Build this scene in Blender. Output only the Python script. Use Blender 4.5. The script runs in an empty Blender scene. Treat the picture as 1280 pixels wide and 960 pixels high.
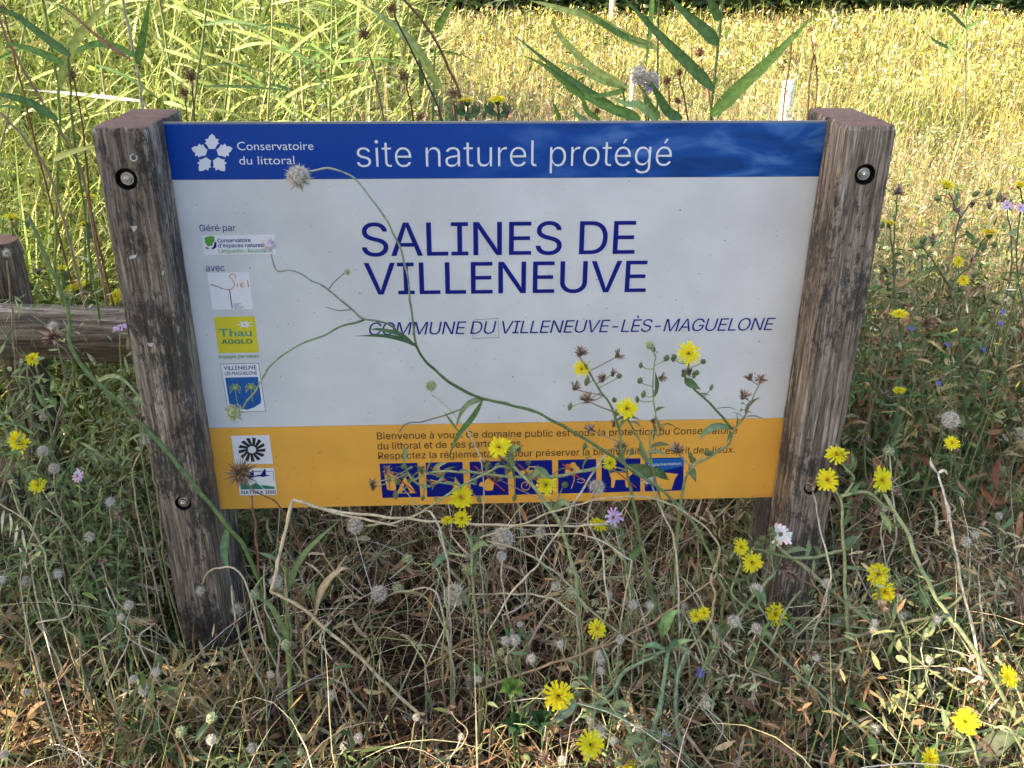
import bpy, bmesh, math, random
import numpy as np
from mathutils import Vector, Matrix, noise
sc = bpy.context.scene
col = sc.collection
rng = np.random.default_rng(7)
rnd = random.Random(5)
R = math.radians

# ------------------------------------------------------------------ camera
S = 1.26
GZ = 0.64 * S                                   # height of the board's middle above the ground
YAW, PITCH, ROLL = 0.0535366893, 0.4426348, 0.0071357625
CAM = Vector((-0.0558793395 * S, -1.3963624589 * S, 0.5679209618 * S + GZ))
FPX = 1186.4428
cy_, sy_, cp_, sp_ = math.cos(YAW), math.sin(YAW), math.cos(PITCH), math.sin(PITCH)
FW = Vector((sy_ * cp_, cy_ * cp_, -sp_)); RT0 = Vector((cy_, -sy_, 0)); UP0 = RT0.cross(FW)
RT = math.cos(ROLL) * RT0 + math.sin(ROLL) * UP0
UP = -math.sin(ROLL) * RT0 + math.cos(ROLL) * UP0
cd = bpy.data.cameras.new('camera'); cam = bpy.data.objects.new('camera', cd); col.objects.link(cam)
cd.sensor_width = 36; cd.lens = FPX / 1280 * 36; cd.clip_start = 0.02; cd.clip_end = 400
M3 = Matrix((RT, UP, -FW)).transposed()
cam.matrix_world = Matrix.Translation(CAM) @ M3.to_4x4()
sc.camera = cam
# ------------------------------------------------------------------ light
SUN_EL, SUN_AZ = R(32), R(250)                  # azimuth clockwise from +y: the sun is behind and left of the viewer
world = bpy.data.worlds.new('World'); sc.world = world; world.use_nodes = True
wn = world.node_tree; bg = wn.nodes['Background']
sky = wn.nodes.new('ShaderNodeTexSky'); sky.sky_type = 'NISHITA'; sky.sun_disc = False
sky.sun_elevation = SUN_EL; sky.sun_rotation = SUN_AZ; sky.altitude = 0; sky.dust_density = 3.5; sky.ozone_density = .6
wn.links.new(sky.outputs['Color'], bg.inputs['Color']); bg.inputs['Strength'].default_value = 0.15
sd = bpy.data.lights.new('sun', 'SUN'); sd.energy = 3.7; sd.angle = R(0.5); sd.color = (1.0, 0.86, 0.66)
sun = bpy.data.objects.new('sun', sd); col.objects.link(sun)
SUNV = Vector((math.sin(SUN_AZ) * math.cos(SUN_EL), math.cos(SUN_AZ) * math.cos(SUN_EL), math.sin(SUN_EL)))
sun.rotation_euler = SUNV.to_track_quat('Z', 'Y').to_euler()
sc.view_settings.view_transform = 'Standard'; sc.view_settings.look = 'None'
sc.view_settings.exposure = 1.9; sc.view_settings.gamma = 1
sc.cycles.max_bounces = 6; sc.cycles.diffuse_bounces = 2; sc.cycles.transmission_bounces = 3; sc.cycles.glossy_bounces = 2
sc.cycles.sample_clamp_indirect = 6

def at(u, v, Y):
    """point of the photograph's pixel (u, v) on the vertical plane y = Y"""
    d = FW + RT * ((u - 640) / FPX) - UP * ((v - 480) / FPX)
    return CAM + d * ((Y - CAM.y) / d.y)
def proj(p):
    p = np.asarray(p, float) - np.array(CAM)
    w = p @ np.array(FW)
    return 640 + FPX * (p @ np.array(RT)) / w, 480 - FPX * (p @ np.array(UP)) / w

# ------------------------------------------------------------------ objects
def tag(o, label=None, cat=None, group=None, kind=None):
    if label: o['label'] = label
    if cat: o['category'] = cat
    if group: o['group'] = group
    if kind: o['kind'] = kind
    return o
def link(name, me, mats=None, parent=None):
    if mats:
        me.materials.clear()
        for m in (mats if isinstance(mats, (list, tuple)) else [mats]): me.materials.append(m)
    o = bpy.data.objects.new(name, me); col.objects.link(o)
    if parent: o.parent = parent
    return o
def empty(name, loc, label=None, cat=None, group=None):
    o = bpy.data.objects.new(name, None); o.empty_display_size = .05; o.location = loc; col.objects.link(o)
    return tag(o, label, cat, group)

# ------------------------------------------------------------------ materials
def nt(name):
    m = bpy.data.materials.new(name); m.use_nodes = True
    n = m.node_tree.nodes; l = m.node_tree.links; n.clear()
    out = n.new('ShaderNodeOutputMaterial')
    return m, n, l, out
def flatmat(name, c, rough=.4, spec=.5, metal=0, grime=.0):
    m, n, l, out = nt(name)
    b = n.new('ShaderNodeBsdfPrincipled'); b.inputs['Roughness'].default_value = rough
    b.inputs['Metallic'].default_value = metal; b.inputs['Specular IOR Level'].default_value = spec
    b.inputs['Base Color'].default_value = (*c, 1)
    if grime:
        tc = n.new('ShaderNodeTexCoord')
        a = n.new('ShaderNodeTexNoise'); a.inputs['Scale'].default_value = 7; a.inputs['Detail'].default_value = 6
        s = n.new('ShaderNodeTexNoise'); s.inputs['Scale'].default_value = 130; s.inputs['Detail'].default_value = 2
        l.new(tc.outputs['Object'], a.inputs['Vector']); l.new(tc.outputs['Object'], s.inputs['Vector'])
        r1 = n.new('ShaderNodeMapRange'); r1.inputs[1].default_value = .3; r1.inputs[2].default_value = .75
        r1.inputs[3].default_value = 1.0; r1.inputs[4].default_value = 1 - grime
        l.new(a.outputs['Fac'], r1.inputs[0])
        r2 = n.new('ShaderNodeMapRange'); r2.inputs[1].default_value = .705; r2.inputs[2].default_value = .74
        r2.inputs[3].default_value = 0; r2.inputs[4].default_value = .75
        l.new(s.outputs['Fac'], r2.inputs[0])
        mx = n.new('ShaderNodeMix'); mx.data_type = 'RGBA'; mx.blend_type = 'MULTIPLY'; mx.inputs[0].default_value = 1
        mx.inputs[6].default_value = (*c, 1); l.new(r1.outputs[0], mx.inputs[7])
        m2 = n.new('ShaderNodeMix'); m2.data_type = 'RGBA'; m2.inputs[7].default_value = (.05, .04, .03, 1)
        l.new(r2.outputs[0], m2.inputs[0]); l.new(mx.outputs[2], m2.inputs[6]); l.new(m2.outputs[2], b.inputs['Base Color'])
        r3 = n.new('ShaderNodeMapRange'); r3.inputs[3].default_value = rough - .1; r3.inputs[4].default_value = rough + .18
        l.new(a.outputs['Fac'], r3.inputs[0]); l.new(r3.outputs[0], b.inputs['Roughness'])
    l.new(b.outputs[0], out.inputs[0])
    return m
def vegmat(name, trans=.3, rough=.55, hue=.0, spec=.25):
    """colour comes from each blade's own colour attribute; leaves let some light through"""
    m, n, l, out = nt(name)
    a = n.new('ShaderNodeAttribute'); a.attribute_name = 'Col'
    tc = n.new('ShaderNodeTexCoord'); z = n.new('ShaderNodeTexNoise'); z.inputs['Scale'].default_value = 90; z.inputs['Detail'].default_value = 3
    l.new(tc.outputs['Object'], z.inputs['Vector'])
    r = n.new('ShaderNodeMapRange'); r.inputs[1].default_value = .3; r.inputs[2].default_value = .7; r.inputs[3].default_value = .7; r.inputs[4].default_value = 1.3
    l.new(z.outputs['Fac'], r.inputs[0])
    mx = n.new('ShaderNodeVectorMath'); mx.operation = 'SCALE'; l.new(a.outputs['Color'], mx.inputs[0]); l.new(r.outputs[0], mx.inputs['Scale'])
    b = n.new('ShaderNodeBsdfPrincipled'); b.inputs['Roughness'].default_value = rough; b.inputs['Specular IOR Level'].default_value = spec
    l.new(mx.outputs[0], b.inputs['Base Color'])
    if trans > 0:
        t = n.new('ShaderNodeBsdfTranslucent'); l.new(mx.outputs[0], t.inputs['Color'])
        ms = n.new('ShaderNodeMixShader'); ms.inputs[0].default_value = trans
        l.new(b.outputs[0], ms.inputs[1]); l.new(t.outputs[0], ms.inputs[2]); l.new(ms.outputs[0], out.inputs[0])
    else: l.new(b.outputs[0], out.inputs[0])
    return m
def woodmat(name, c_dark, c_mid, c_light, patch=.5, ang=0.0, sx=1.0, axis='Z'):
    """weathered oak: long grain, dark weathered fields, fine dark checks"""
    m, n, l, out = nt(name)
    tc = n.new('ShaderNodeTexCoord')
    def mp(s, rot=(0, 0, 0)):
        q = n.new('ShaderNodeMapping'); q.inputs['Scale'].default_value = s; q.inputs['Rotation'].default_value = rot
        l.new(tc.outputs['Object'], q.inputs['Vector']); return q
    def nz(q, sc_, det, ro=.6, dist=0):
        a = n.new('ShaderNodeTexNoise'); a.inputs['Scale'].default_value = sc_; a.inputs['Detail'].default_value = det
        a.inputs['Roughness'].default_value = ro; a.inputs['Distortion'].default_value = dist
        l.new(q.outputs[0], a.inputs['Vector']); return a
    g = (62, 62, 2.6) if axis == 'Z' else (1.6, 34, 34)
    g2 = (210, 210, 13) if axis == 'Z' else (9, 150, 150)
    grain = nz(mp(g), 1.6, 7, .65, .6); fine = nz(mp(g2), 1.3, 5, .7, .3)
    field = nz(mp((5, 5, 2.6)), 1.5, 8, .72, .4); speck = nz(mp((70, 70, 30)), 1.7, 4, .8)
    cr = n.new('ShaderNodeValToRGB'); e = cr.color_ramp.elements
    e[0].position = .33; e[0].color = (*c_dark, 1); e[1].position = .68; e[1].color = (*c_light, 1)
    k = e.new(.5); k.color = (*c_mid, 1)
    l.new(grain.outputs['Fac'], cr.inputs[0])
    fr = n.new('ShaderNodeMapRange'); fr.inputs[1].default_value = .34; fr.inputs[2].default_value = .6; fr.inputs[3].default_value = .35; fr.inputs[4].default_value = 1.35
    l.new(fine.outputs['Fac'], fr.inputs[0])
    v1 = n.new('ShaderNodeVectorMath'); v1.operation = 'SCALE'; l.new(cr.outputs[0], v1.inputs[0]); l.new(fr.outputs[0], v1.inputs['Scale'])
    # dark, almost black weathered fields broken into specks
    ad = n.new('ShaderNodeMath'); ad.operation = 'MULTIPLY_ADD'; ad.inputs[1].default_value = .55
    l.new(speck.outputs['Fac'], ad.inputs[0]); l.new(field.outputs['Fac'], ad.inputs[2])
    pr = n.new('ShaderNodeMapRange'); pr.inputs[1].default_value = .775; pr.inputs[2].default_value = .85; pr.inputs[3].default_value = 0; pr.inputs[4].default_value = patch
    l.new(ad.outputs[0], pr.inputs[0])
    m1 = n.new('ShaderNodeMix'); m1.data_type = 'RGBA'; m1.inputs[7].default_value = (.035, .034, .034, 1)
    l.new(pr.outputs[0], m1.inputs[0]); l.new(v1.outputs[0], m1.inputs[6])
    # pale lichen flecks
    lr = n.new('ShaderNodeMapRange'); lr.inputs[1].default_value = .68; lr.inputs[2].default_value = .74; lr.inputs[4].default_value = .7
    l.new(speck.outputs['Fac'], lr.inputs[0])
    m2 = n.new('ShaderNodeMix'); m2.data_type = 'RGBA'; m2.inputs[7].default_value = (.42, .40, .36, 1)
    l.new(lr.outputs[0], m2.inputs[0]); l.new(m1.outputs[2], m2.inputs[6])
    # sawn ends are redder
    ge = n.new('ShaderNodeNewGeometry'); sx_ = n.new('ShaderNodeSeparateXYZ'); l.new(ge.outputs['True Normal'], sx_.inputs[0])
    er = n.new('ShaderNodeMapRange'); er.inputs[1].default_value = .75; er.inputs[2].default_value = .95; er.inputs[4].default_value = .8
    l.new(sx_.outputs['Z'], er.inputs[0])
    m3 = n.new('ShaderNodeMix'); m3.data_type = 'RGBA'; m3.inputs[7].default_value = (.25, .135, .095, 1)
    if axis == 'Z': l.new(er.outputs[0], m3.inputs[0])
    else: m3.inputs[0].default_value = 0
    l.new(m2.outputs[2], m3.inputs[6])
    b = n.new('ShaderNodeBsdfPrincipled'); b.inputs['Roughness'].default_value = .85; b.inputs['Specular IOR Level'].default_value = .2
    l.new(m3.outputs[2], b.inputs['Base Color'])
    bp = n.new('ShaderNodeBump'); bp.inputs['Strength'].default_value = .9; bp.inputs['Distance'].default_value = .004
    sm = n.new('ShaderNodeMath'); sm.operation = 'ADD'; l.new(fine.outputs['Fac'], sm.inputs[0]); l.new(grain.outputs['Fac'], sm.inputs[1])
    l.new(sm.outputs[0], bp.inputs['Height']); l.new(bp.outputs[0], b.inputs['Normal'])
    l.new(b.outputs[0], out.inputs[0])
    return m
M = {}
M['post'] = woodmat('weathered_oak', (.075, .057, .043), (.22, .175, .135), (.45, .39, .315), .8)
M['log'] = woodmat('fence_log', (.07, .052, .038), (.18, .14, .105), (.38, .32, .25), .3, axis='X')
M['fpost'] = woodmat('fence_timber', (.06, .043, .03), (.15, .11, .078), (.30, .23, .17), .3)
M['plant'] = vegmat('plant_tissue', .22, .5)
M['grass'] = vegmat('grass_blades', .22, .5)
M['reed'] = vegmat('reed_blades', .12, .45)
M['dry'] = vegmat('dry_stalks', .15, .7)
M['petal'] = vegmat('petals', .3, .6, spec=.1)
M['bark'] = woodmat('tree_bark', (.05, .04, .03), (.1, .08, .06), (.2, .17, .14), .3)
M['steel'] = flatmat('galvanised_steel', (.55, .55, .52), .35, .5, 1)
M['hole'] = flatmat('hole_black', (.012, .012, .012), .6)  # near-black inner faces of the bolt holes
M['alu'] = flatmat('aluminium_edge', (.30, .29, .28), .5, .4, .3)
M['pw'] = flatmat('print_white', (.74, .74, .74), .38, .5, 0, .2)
M['pyel'] = flatmat('print_yellow', (.95, .47, .07), .38, .5, 0, .2)
M['navy'] = flatmat('print_navy', (.004, .012, .20), .35, .25, 0)
M['ink'] = flatmat('print_black', (.03, .02, .02), .4)
M['lw'] = flatmat('print_lettering_white', (.80, .82, .86), .38)
M['stk'] = flatmat('sticker_white', (.84, .84, .86), .35, .5)
M['sgreen'] = flatmat('sticker_green', (.10, .36, .05), .4)
M['sgreen2'] = flatmat('sticker_dark_green', (.03, .22, .12), .4)
M['sred'] = flatmat('sticker_red', (.5, .06, .03), .4)
M['orange'] = flatmat('sticker_orange', (.62, .17, .03), .4)
M['syel'] = flatmat('sticker_yellow', (.72, .62, .03), .4)
M['teal'] = flatmat('sticker_teal', (.02, .30, .30), .4)
M['sblue'] = flatmat('sticker_blue', (.01, .11, .38), .4)
M['pgreen'] = flatmat('palm_green', (.22, .42, .06), .4)
M['grey'] = flatmat('hairline_grey', (.25, .25, .27), .5)
# header print: blue that turns into rippled water towards the right
m, n, l, out = nt('print_header_water'); tc = n.new('ShaderNodeTexCoord'); sp = n.new('ShaderNodeSeparateXYZ'); l.new(tc.outputs['Object'], sp.inputs[0])
mp_ = n.new('ShaderNodeMapping'); mp_.inputs['Scale'].default_value = (6, 1, 17); mp_.inputs['Rotation'].default_value = (0, R(14), 0); l.new(tc.outputs['Object'], mp_.inputs['Vector'])
nz_ = n.new('ShaderNodeTexNoise'); nz_.inputs['Scale'].default_value = 1.3; nz_.inputs['Detail'].default_value = 4; nz_.inputs['Distortion'].default_value = .6; l.new(mp_.outputs[0], nz_.inputs['Vector'])
cr = n.new('ShaderNodeValToRGB'); e = cr.color_ramp.elements; e[0].position = .36; e[0].color = (.004, .045, .20, 1); e[1].position = .72; e[1].color = (.12, .27, .58, 1)
k = e.new(.5); k.color = (.008, .08, .34, 1); l.new(nz_.outputs['Fac'], cr.inputs[0])
mr = n.new('ShaderNodeMapRange'); mr.inputs[1].default_value = -.12; mr.inputs[2].default_value = .38; l.new(sp.outputs['X'], mr.inputs[0])
mx = n.new('ShaderNodeMix'); mx.data_type = 'RGBA'; mx.inputs[6].default_value = (.001, .055, .34, 1); l.new(mr.outputs[0], mx.inputs[0]); l.new(cr.outputs[0], mx.inputs[7])
b = n.new('ShaderNodeBsdfPrincipled'); b.inputs['Roughness'].default_value = .36; b.inputs['Specular IOR Level'].default_value = .3; l.new(mx.outputs[2], b.inputs['Base Color']); l.new(b.outputs[0], out.inputs[0]); M['pblue'] = m
# soil
m, n, l, out = nt('soil'); tc = n.new('ShaderNodeTexCoord'); nz_ = n.new('ShaderNodeTexNoise'); nz_.inputs['Scale'].default_value = 6; nz_.inputs['Detail'].default_value = 8; l.new(tc.outputs['Object'], nz_.inputs['Vector'])
cr = n.new('ShaderNodeValToRGB'); e = cr.color_ramp.elements; e[0].position = .3; e[0].color = (.012, .009, .006, 1); e[1].position = .75; e[1].color = (.06, .043, .027, 1); l.new(nz_.outputs['Fac'], cr.inputs[0])
b = n.new('ShaderNodeBsdfPrincipled'); b.inputs['Roughness'].default_value = .95; l.new(cr.outputs[0], b.inputs['Base Color']); bp = n.new('ShaderNodeBump'); bp.inputs['Distance'].default_value = .02
l.new(nz_.outputs['Fac'], bp.inputs['Height']); l.new(bp.outputs[0], b.inputs['Normal']); l.new(b.outputs[0], out.inputs[0]); M['soil'] = m

# ------------------------------------------------------------------ mesh building
def mesh_np(name, V, F, C=None, smooth=False):
    """V (n,3), F (m,4) quads (or m,3), C (n,3) colours"""
    me = bpy.data.meshes.new(name); k = F.shape[1]
    me.vertices.add(len(V)); me.vertices.foreach_set('co', np.ascontiguousarray(V, np.float32).ravel())
    me.loops.add(F.size); me.loops.foreach_set('vertex_index', np.ascontiguousarray(F, np.int32).ravel())
    me.polygons.add(len(F)); me.polygons.foreach_set('loop_start', np.arange(0, F.size, k, dtype=np.int32))
    try: me.polygons.foreach_set('loop_total', np.full(len(F), k, np.int32))
    except Exception: pass
    if smooth: me.polygons.foreach_set('use_smooth', np.ones(len(F), bool))
    me.update(calc_edges=True)
    if C is not None:
        a = me.color_attributes.new('Col', 'FLOAT_COLOR', 'POINT')
        c4 = np.ones((len(V), 4), np.float32); c4[:, :3] = C; a.data.foreach_set('color', c4.ravel())
    return me
def batch(base, az, lean, curl, L, W, segs, colr, prof='grass', tipcol=None, roll=None, kink=None):
    """many blades at once: spines that start leaning `lean` from vertical towards azimuth az and curl over. returns V,F,C"""
    N = len(base); t = np.linspace(0, 1, segs + 1)
    P = np.zeros((N, segs + 1, 3)); P[:, 0] = base
    for i in range(segs):
        a = lean + curl * ((i + .5) / segs) ** 1.3
        azi = az + (0 if kink is None else kink * (i / segs))
        st = (L / segs)[:, None]
        P[:, i + 1] = P[:, i] + st * np.stack([np.sin(a) * np.cos(azi), np.sin(a) * np.sin(azi), np.cos(a)], 1)
    if prof == 'grass': w = (1 - t ** 2.2) * (.55 + .45 * np.minimum(1, t * 5)); w[-1] = .02
    elif prof == 'leaf': w = np.sin(np.pi * np.clip(t, .06, .97) ** .8)
    elif prof == 'reed': w = np.minimum(1, .35 + t * 3) * (1 - t ** 1.7); w[-1] = .02
    else: w = 1 - .8 * t ** 1.3
    if roll is None: roll = rng.uniform(-1.2, 1.2, N)
    side = np.stack([-np.sin(az) * np.cos(roll), np.cos(az) * np.cos(roll), np.sin(roll)], 1)
    off = side[:, None, :] * (W[:, None, None] * .5) * w[None, :, None]
    V = np.stack([P - off, P + off], 2).reshape(-1, 3)
    i = np.arange(segs); f = np.stack([2 * i, 2 * i + 1, 2 * i + 3, 2 * i + 2], 1)
    F = (f[None] + (np.arange(N) * (segs + 1) * 2)[:, None, None]).reshape(-1, 4)
    c = np.repeat(colr[:, None, :], segs + 1, 1)
    if tipcol is not None: c = c * (1 - t[None, :, None] ** 2) + tipcol[:, None, :] * (t[None, :, None] ** 2)
    C = np.repeat(c[:, :, None, :], 2, 2).reshape(-1, 3)
    return V, F, C, P
def merge(parts):
    o = 0; Vs, Fs, Cs = [], [], []
    for p in parts:
        Vs.append(p[0]); Fs.append(p[1] + o); Cs.append(p[2]); o += len(p[0])
    return np.concatenate(Vs), np.concatenate(Fs), np.concatenate(Cs)
def pal(N, cols, jit=.15, wts=None):
    cols = np.array(cols); k = rng.choice(len(cols), N, p=wts)
    c = cols[k] * rng.uniform(1 - jit, 1 + jit, (N, 1)) * rng.uniform(1 - jit * .4, 1 + jit * .4, (N, 3))
    return np.clip(c, 0, 1)
U = rng.uniform

class MB:
    """small meshes made of tubes, ribbons and blobs with a colour per vertex"""
    def __init__(s): s.v = []; s.f = []; s.c = []
    def add(s, vs, fs, c):
        o = len(s.v); s.v += [tuple(p) for p in vs]; s.f += [tuple(i + o for i in f) for f in fs]
        s.c += ([c] * len(vs)) if not isinstance(c, list) else c
    def tube(s, pts, r0, r1, c, k=6, c1=None, knob=0):
        pts = [Vector(p) for p in pts]; vs = []; fs = []; cs = []; n_ = len(pts)
        up = Vector((.3, .2, 1)).normalized()
        for i, p in enumerate(pts):
            d = (pts[min(i + 1, n_ - 1)] - pts[max(i - 1, 0)]).normalized()
            a = d.cross(up); a = a.normalized() if a.length > .01 else Vector((1, 0, 0)); b_ = d.cross(a)
            t = i / max(1, n_ - 1); r = r0 + (r1 - r0) * t
            if knob: r *= 1 + knob * noise.noise(p * 60)
            q = c if c1 is None else tuple(c[j] + (c1[j] - c[j]) * t for j in range(3))
            for j in range(k):
                g = 2 * math.pi * j / k; vs.append(p + a * math.cos(g) * r + b_ * math.sin(g) * r); cs.append(q)
        for i in range(n_ - 1):
            for j in range(k): fs.append((i * k + j, i * k + (j + 1) % k, (i + 1) * k + (j + 1) % k, (i + 1) * k + j))
        fs.append(tuple(range(k))[::-1]); fs.append(tuple((n_ - 1) * k + j for j in range(k)))
        s.add(vs, fs, cs)
    def ribbon(s, pts, w, c, nrm, prof='leaf', fold=.25, c1=None, wave=0):
        """a leaf with a midrib fold; nrm = roughly the way its face looks"""
        pts = [Vector(p) for p in pts]; n_ = len(pts); nrm = Vector(nrm); vs = []; fs = []; cs = []
        for i, p in enumerate(pts):
            d = (pts[min(i + 1, n_ - 1)] - pts[max(i - 1, 0)]).normalized(); sd_ = d.cross(nrm)
            sd_ = sd_.normalized() if sd_.length > .01 else Vector((1, 0, 0)); nn = sd_.cross(d)
            t = i / (n_ - 1)
            if prof == 'leaf': q = math.sin(math.pi * min(.985, max(.05, t)) ** .75)
            elif prof == 'reed': q = min(1, .4 + 4 * t) * (1 - t ** 2.2) + .01
            else: q = 1
            q *= w * .5 * (1 + wave * math.sin(i * 2.4))
            cc = c if c1 is None else tuple(c[j] + (c1[j] - c[j]) * t for j in range(3))
            vs += [p - sd_ * q + nn * q * fold, p, p + sd_ * q + nn * q * fold]; cs += [cc, tuple(x * 1.25 for x in cc), cc]
        for i in range(n_ - 1):
            for j in (0, 1): fs.append((i * 3 + j, i * 3 + j + 1, i * 3 + j + 4, i * 3 + j + 3))
        s.add(vs, fs, cs)
    def blob(s, c0, rx, ry, rz, c, n_=8, m_=6, bump=.12, c2=None):
        vs = []; fs = []; cs = []; c0 = Vector(c0)
        for i in range(m_ + 1):
            th = math.pi * i / m_
            for j in range(n_):
                ph = 2 * math.pi * j / n_; d = Vector((math.sin(th) * math.cos(ph), math.sin(th) * math.sin(ph), math.cos(th)))
                q = 1 + bump * rnd.uniform(-1, 1); vs.append(c0 + Vector((d.x * rx, d.y * ry, d.z * rz)) * q)
                cs.append(c if c2 is None or rnd.random() < .5 else c2)
        for i in range(m_):
            for j in range(n_): fs.append((i * n_ + j, (i + 1) * n_ + j, (i + 1) * n_ + (j + 1) % n_, i * n_ + (j + 1) % n_))
        s.add(vs, fs, cs)
    def spike(s, p, q, r, c, c1=None):
        p = Vector(p); q = Vector(q); d = (q - p).normalized(); a = d.orthogonal().normalized(); b_ = d.cross(a)
        vs = [p + (a * math.cos(g) + b_ * math.sin(g)) * r for g in (0, 2.1, 4.2)] + [q]
        s.add(vs, [(0, 1, 3), (1, 2, 3), (2, 0, 3)], [c, c, c, c1 or c])
    def mesh(s, name, smooth=True):
        me = bpy.data.meshes.new(name); me.from_pydata(s.v, [], s.f); me.update()
        a = me.color_attributes.new('Col', 'FLOAT_COLOR', 'POINT'); c4 = np.ones((len(s.v), 4), np.float32); c4[:, :3] = np.array(s.c); a.data.foreach_set('color', c4.ravel())
        if smooth: me.polygons.foreach_set('use_smooth', np.ones(len(me.polygons), bool))
        return me
    def obj(s, name, mat, parent=None, smooth=True): return link(name, s.mesh(name, smooth), mat, parent)
def smooth_line(pts, k=6):
    """Catmull-Rom through the points"""
    if len(pts) < 3: return [pts[0].lerp(pts[-1], i / k) for i in range(k + 1)]
    o = []; P = [pts[0] * 2 - pts[1]] + list(pts) + [pts[-1] * 2 - pts[-2]]
    for i in range(1, len(P) - 2):
        a, b_, c, d = P[i - 1:i + 3]
        for j in range(k):
            t = j / k; o.append(.5 * ((2 * b_) + (c - a) * t + (2 * a - 5 * b_ + 4 * c - d) * t * t + (3 * b_ - a - 3 * c + d) * t ** 3))
    o.append(pts[-1]); return o
def line(sx, Y0, Y1=None):
    """'u,v u,v ...' read off the photograph -> a smooth 3D line between the depths Y0 and Y1"""
    q = [tuple(float(a) for a in p.split(',')) for p in sx.split()]; Y1 = Y0 if Y1 is None else Y1; n_ = len(q)
    return smooth_line([at(p[0], p[1], Y0 + (Y1 - Y0) * i / max(1, n_ - 1)) for i, p in enumerate(q)])

# ------------------------------------------------------------------ ground
gn = 60; gx = np.linspace(-90, 90, gn); gy = np.linspace(-40, 140, gn)
GX, GY = np.meshgrid(gx, gy); gV = np.stack([GX, GY, -.02 + 0 * GX], -1).reshape(-1, 3)
ii = np.arange(gn - 1); a_, b_ = np.meshgrid(ii, ii); q0 = (b_ * gn + a_).ravel(); gF = np.stack([q0, q0 + 1, q0 + gn + 1, q0 + gn], 1)
tag(link('ground', mesh_np('ground', gV, gF), M['soil']), 'bare brown soil under the grasses', kind='structure')
# ------------------------------------------------------------------ the sign
HW = .475 * S; HH = .6475139545 / 2 * S
sign = empty('information_sign', (0, 0, 0), 'low nature reserve sign, blue white and yellow board between two weathered wooden posts', 'sign')
def timber(name, x0, x1, y0, y1, z0, z1, seed, parent, holes=()):
    """a sawn beam with worn arrises, shallow checks and, where given, counterbored bolt holes"""
    bm = bmesh.new(); nx, ny, nz_ = 13, 11, 90
    def nrmz(p):
        q = Vector((p[0] * 22 + seed, p[1] * 22, p[2] * 3)); return q
    idx = {}
    def V(i, j, k):
        if (i, j, k) not in idx:
            cx = math.cos(math.pi * i / nx); cyy = math.cos(math.pi * j / ny)
            fx, fy, fz = (1 - cx) / 2, (1 - cyy) / 2, k / nz_
            x = x0 + (x1 - x0) * fx; y = y0 + (y1 - y0) * fy; z = z0 + (z1 - z0) * (fz if k < nz_ - 3 else 1 - (nz_ - k) * .006)
            cxm, cym = (x0 + x1) / 2, (y0 + y1) / 2
            ex, ey = min(fx, 1 - fx) * (x1 - x0), min(fy, 1 - fy) * (y1 - y0)
            wear = .0035 * math.exp(-(ex + ey) / .004) * (1 + .9 * noise.noise(Vector((seed, i * .7, z * 14))))
            if k == nz_: wear += .002; z -= .0022 * math.exp(-min(ex, ey) / .003)
            if k == nz_: z += .0012 * noise.noise(Vector((x * 60, y * 60, seed)))
            x += wear * (1 if x < cxm else -1); y += wear * (1 if y < cym else -1)
            g = noise.noise(Vector((x * 55 + seed, y * 55, z * 2.2)))
            ck = abs(noise.noise(Vector((x * 80 + seed * 3, y * 80, z * 1.5))))
            d = .0010 * g - (.0032 * max(0, 1 - ck / .05))
            if i in (0, nx): x += d * (-1 if i == 0 else 1)
            if j in (0, ny): y += d * (-1 if j == 0 else 1)
            idx[(i, j, k)] = bm.verts.new((x, y, z))
        return idx[(i, j, k)]
    for k in range(nz_):
        for i in range(nx):
            bm.faces.new((V(i, 0, k), V(i + 1, 0, k), V(i + 1, 0, k + 1), V(i, 0, k + 1)))
            bm.faces.new((V(i + 1, ny, k), V(i, ny, k), V(i, ny, k + 1), V(i + 1, ny, k + 1)))
        for j in range(ny):
            bm.faces.new((V(0, j + 1, k), V(0, j, k), V(0, j, k + 1), V(0, j + 1, k + 1)))
            bm.faces.new((V(nx, j, k), V(nx, j + 1, k), V(nx, j + 1, k + 1), V(nx, j, k + 1)))
    for i in range(nx):
        for j in range(ny):
            bm.faces.new((V(i, j, nz_), V(i + 1, j, nz_), V(i + 1, j + 1, nz_), V(i, j + 1, nz_)))
            bm.faces.new((V(i, j + 1, 0), V(i + 1, j + 1, 0), V(i + 1, j, 0), V(i, j, 0)))
    me = bpy.data.meshes.new(name); bm.to_mesh(me); bm.free()
    o = link(name, me, [M['post'], M['hole']], parent)
    for (hx, hz, hr) in holes:
        bc = bmesh.new(); bmesh.ops.create_cone(bc, cap_ends=True, segments=32, radius1=hr, radius2=hr, depth=.06, matrix=Matrix.Translation((hx, y0, hz)) @ Matrix.Rotation(R(90), 4, 'X'))
        for fc in bc.faces: fc.material_index = 1
        mc = bpy.data.meshes.new('cut'); bc.to_mesh(mc); bc.free(); oc = bpy.data.objects.new('cut', mc); mc.materials.append(M['post']); mc.materials.append(M['hole']); col.objects.link(oc)
        md = o.modifiers.new('b', 'BOOLEAN'); md.object = oc; md.operation = 'DIFFERENCE'; md.solver = 'EXACT'
        bpy.context.view_layer.update()
        nm = bpy.data.meshes.new_from_object(o.evaluated_get(bpy.context.evaluated_depsgraph_get()))
        o.modifiers.clear(); old = o.data; o.data = nm; nm.name = name; bpy.data.objects.remove(oc); bpy.data.meshes.remove(old)
    return o
YF, YB = -.0815 * S, .088 * S; ZT = .3315 * S + GZ
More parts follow.
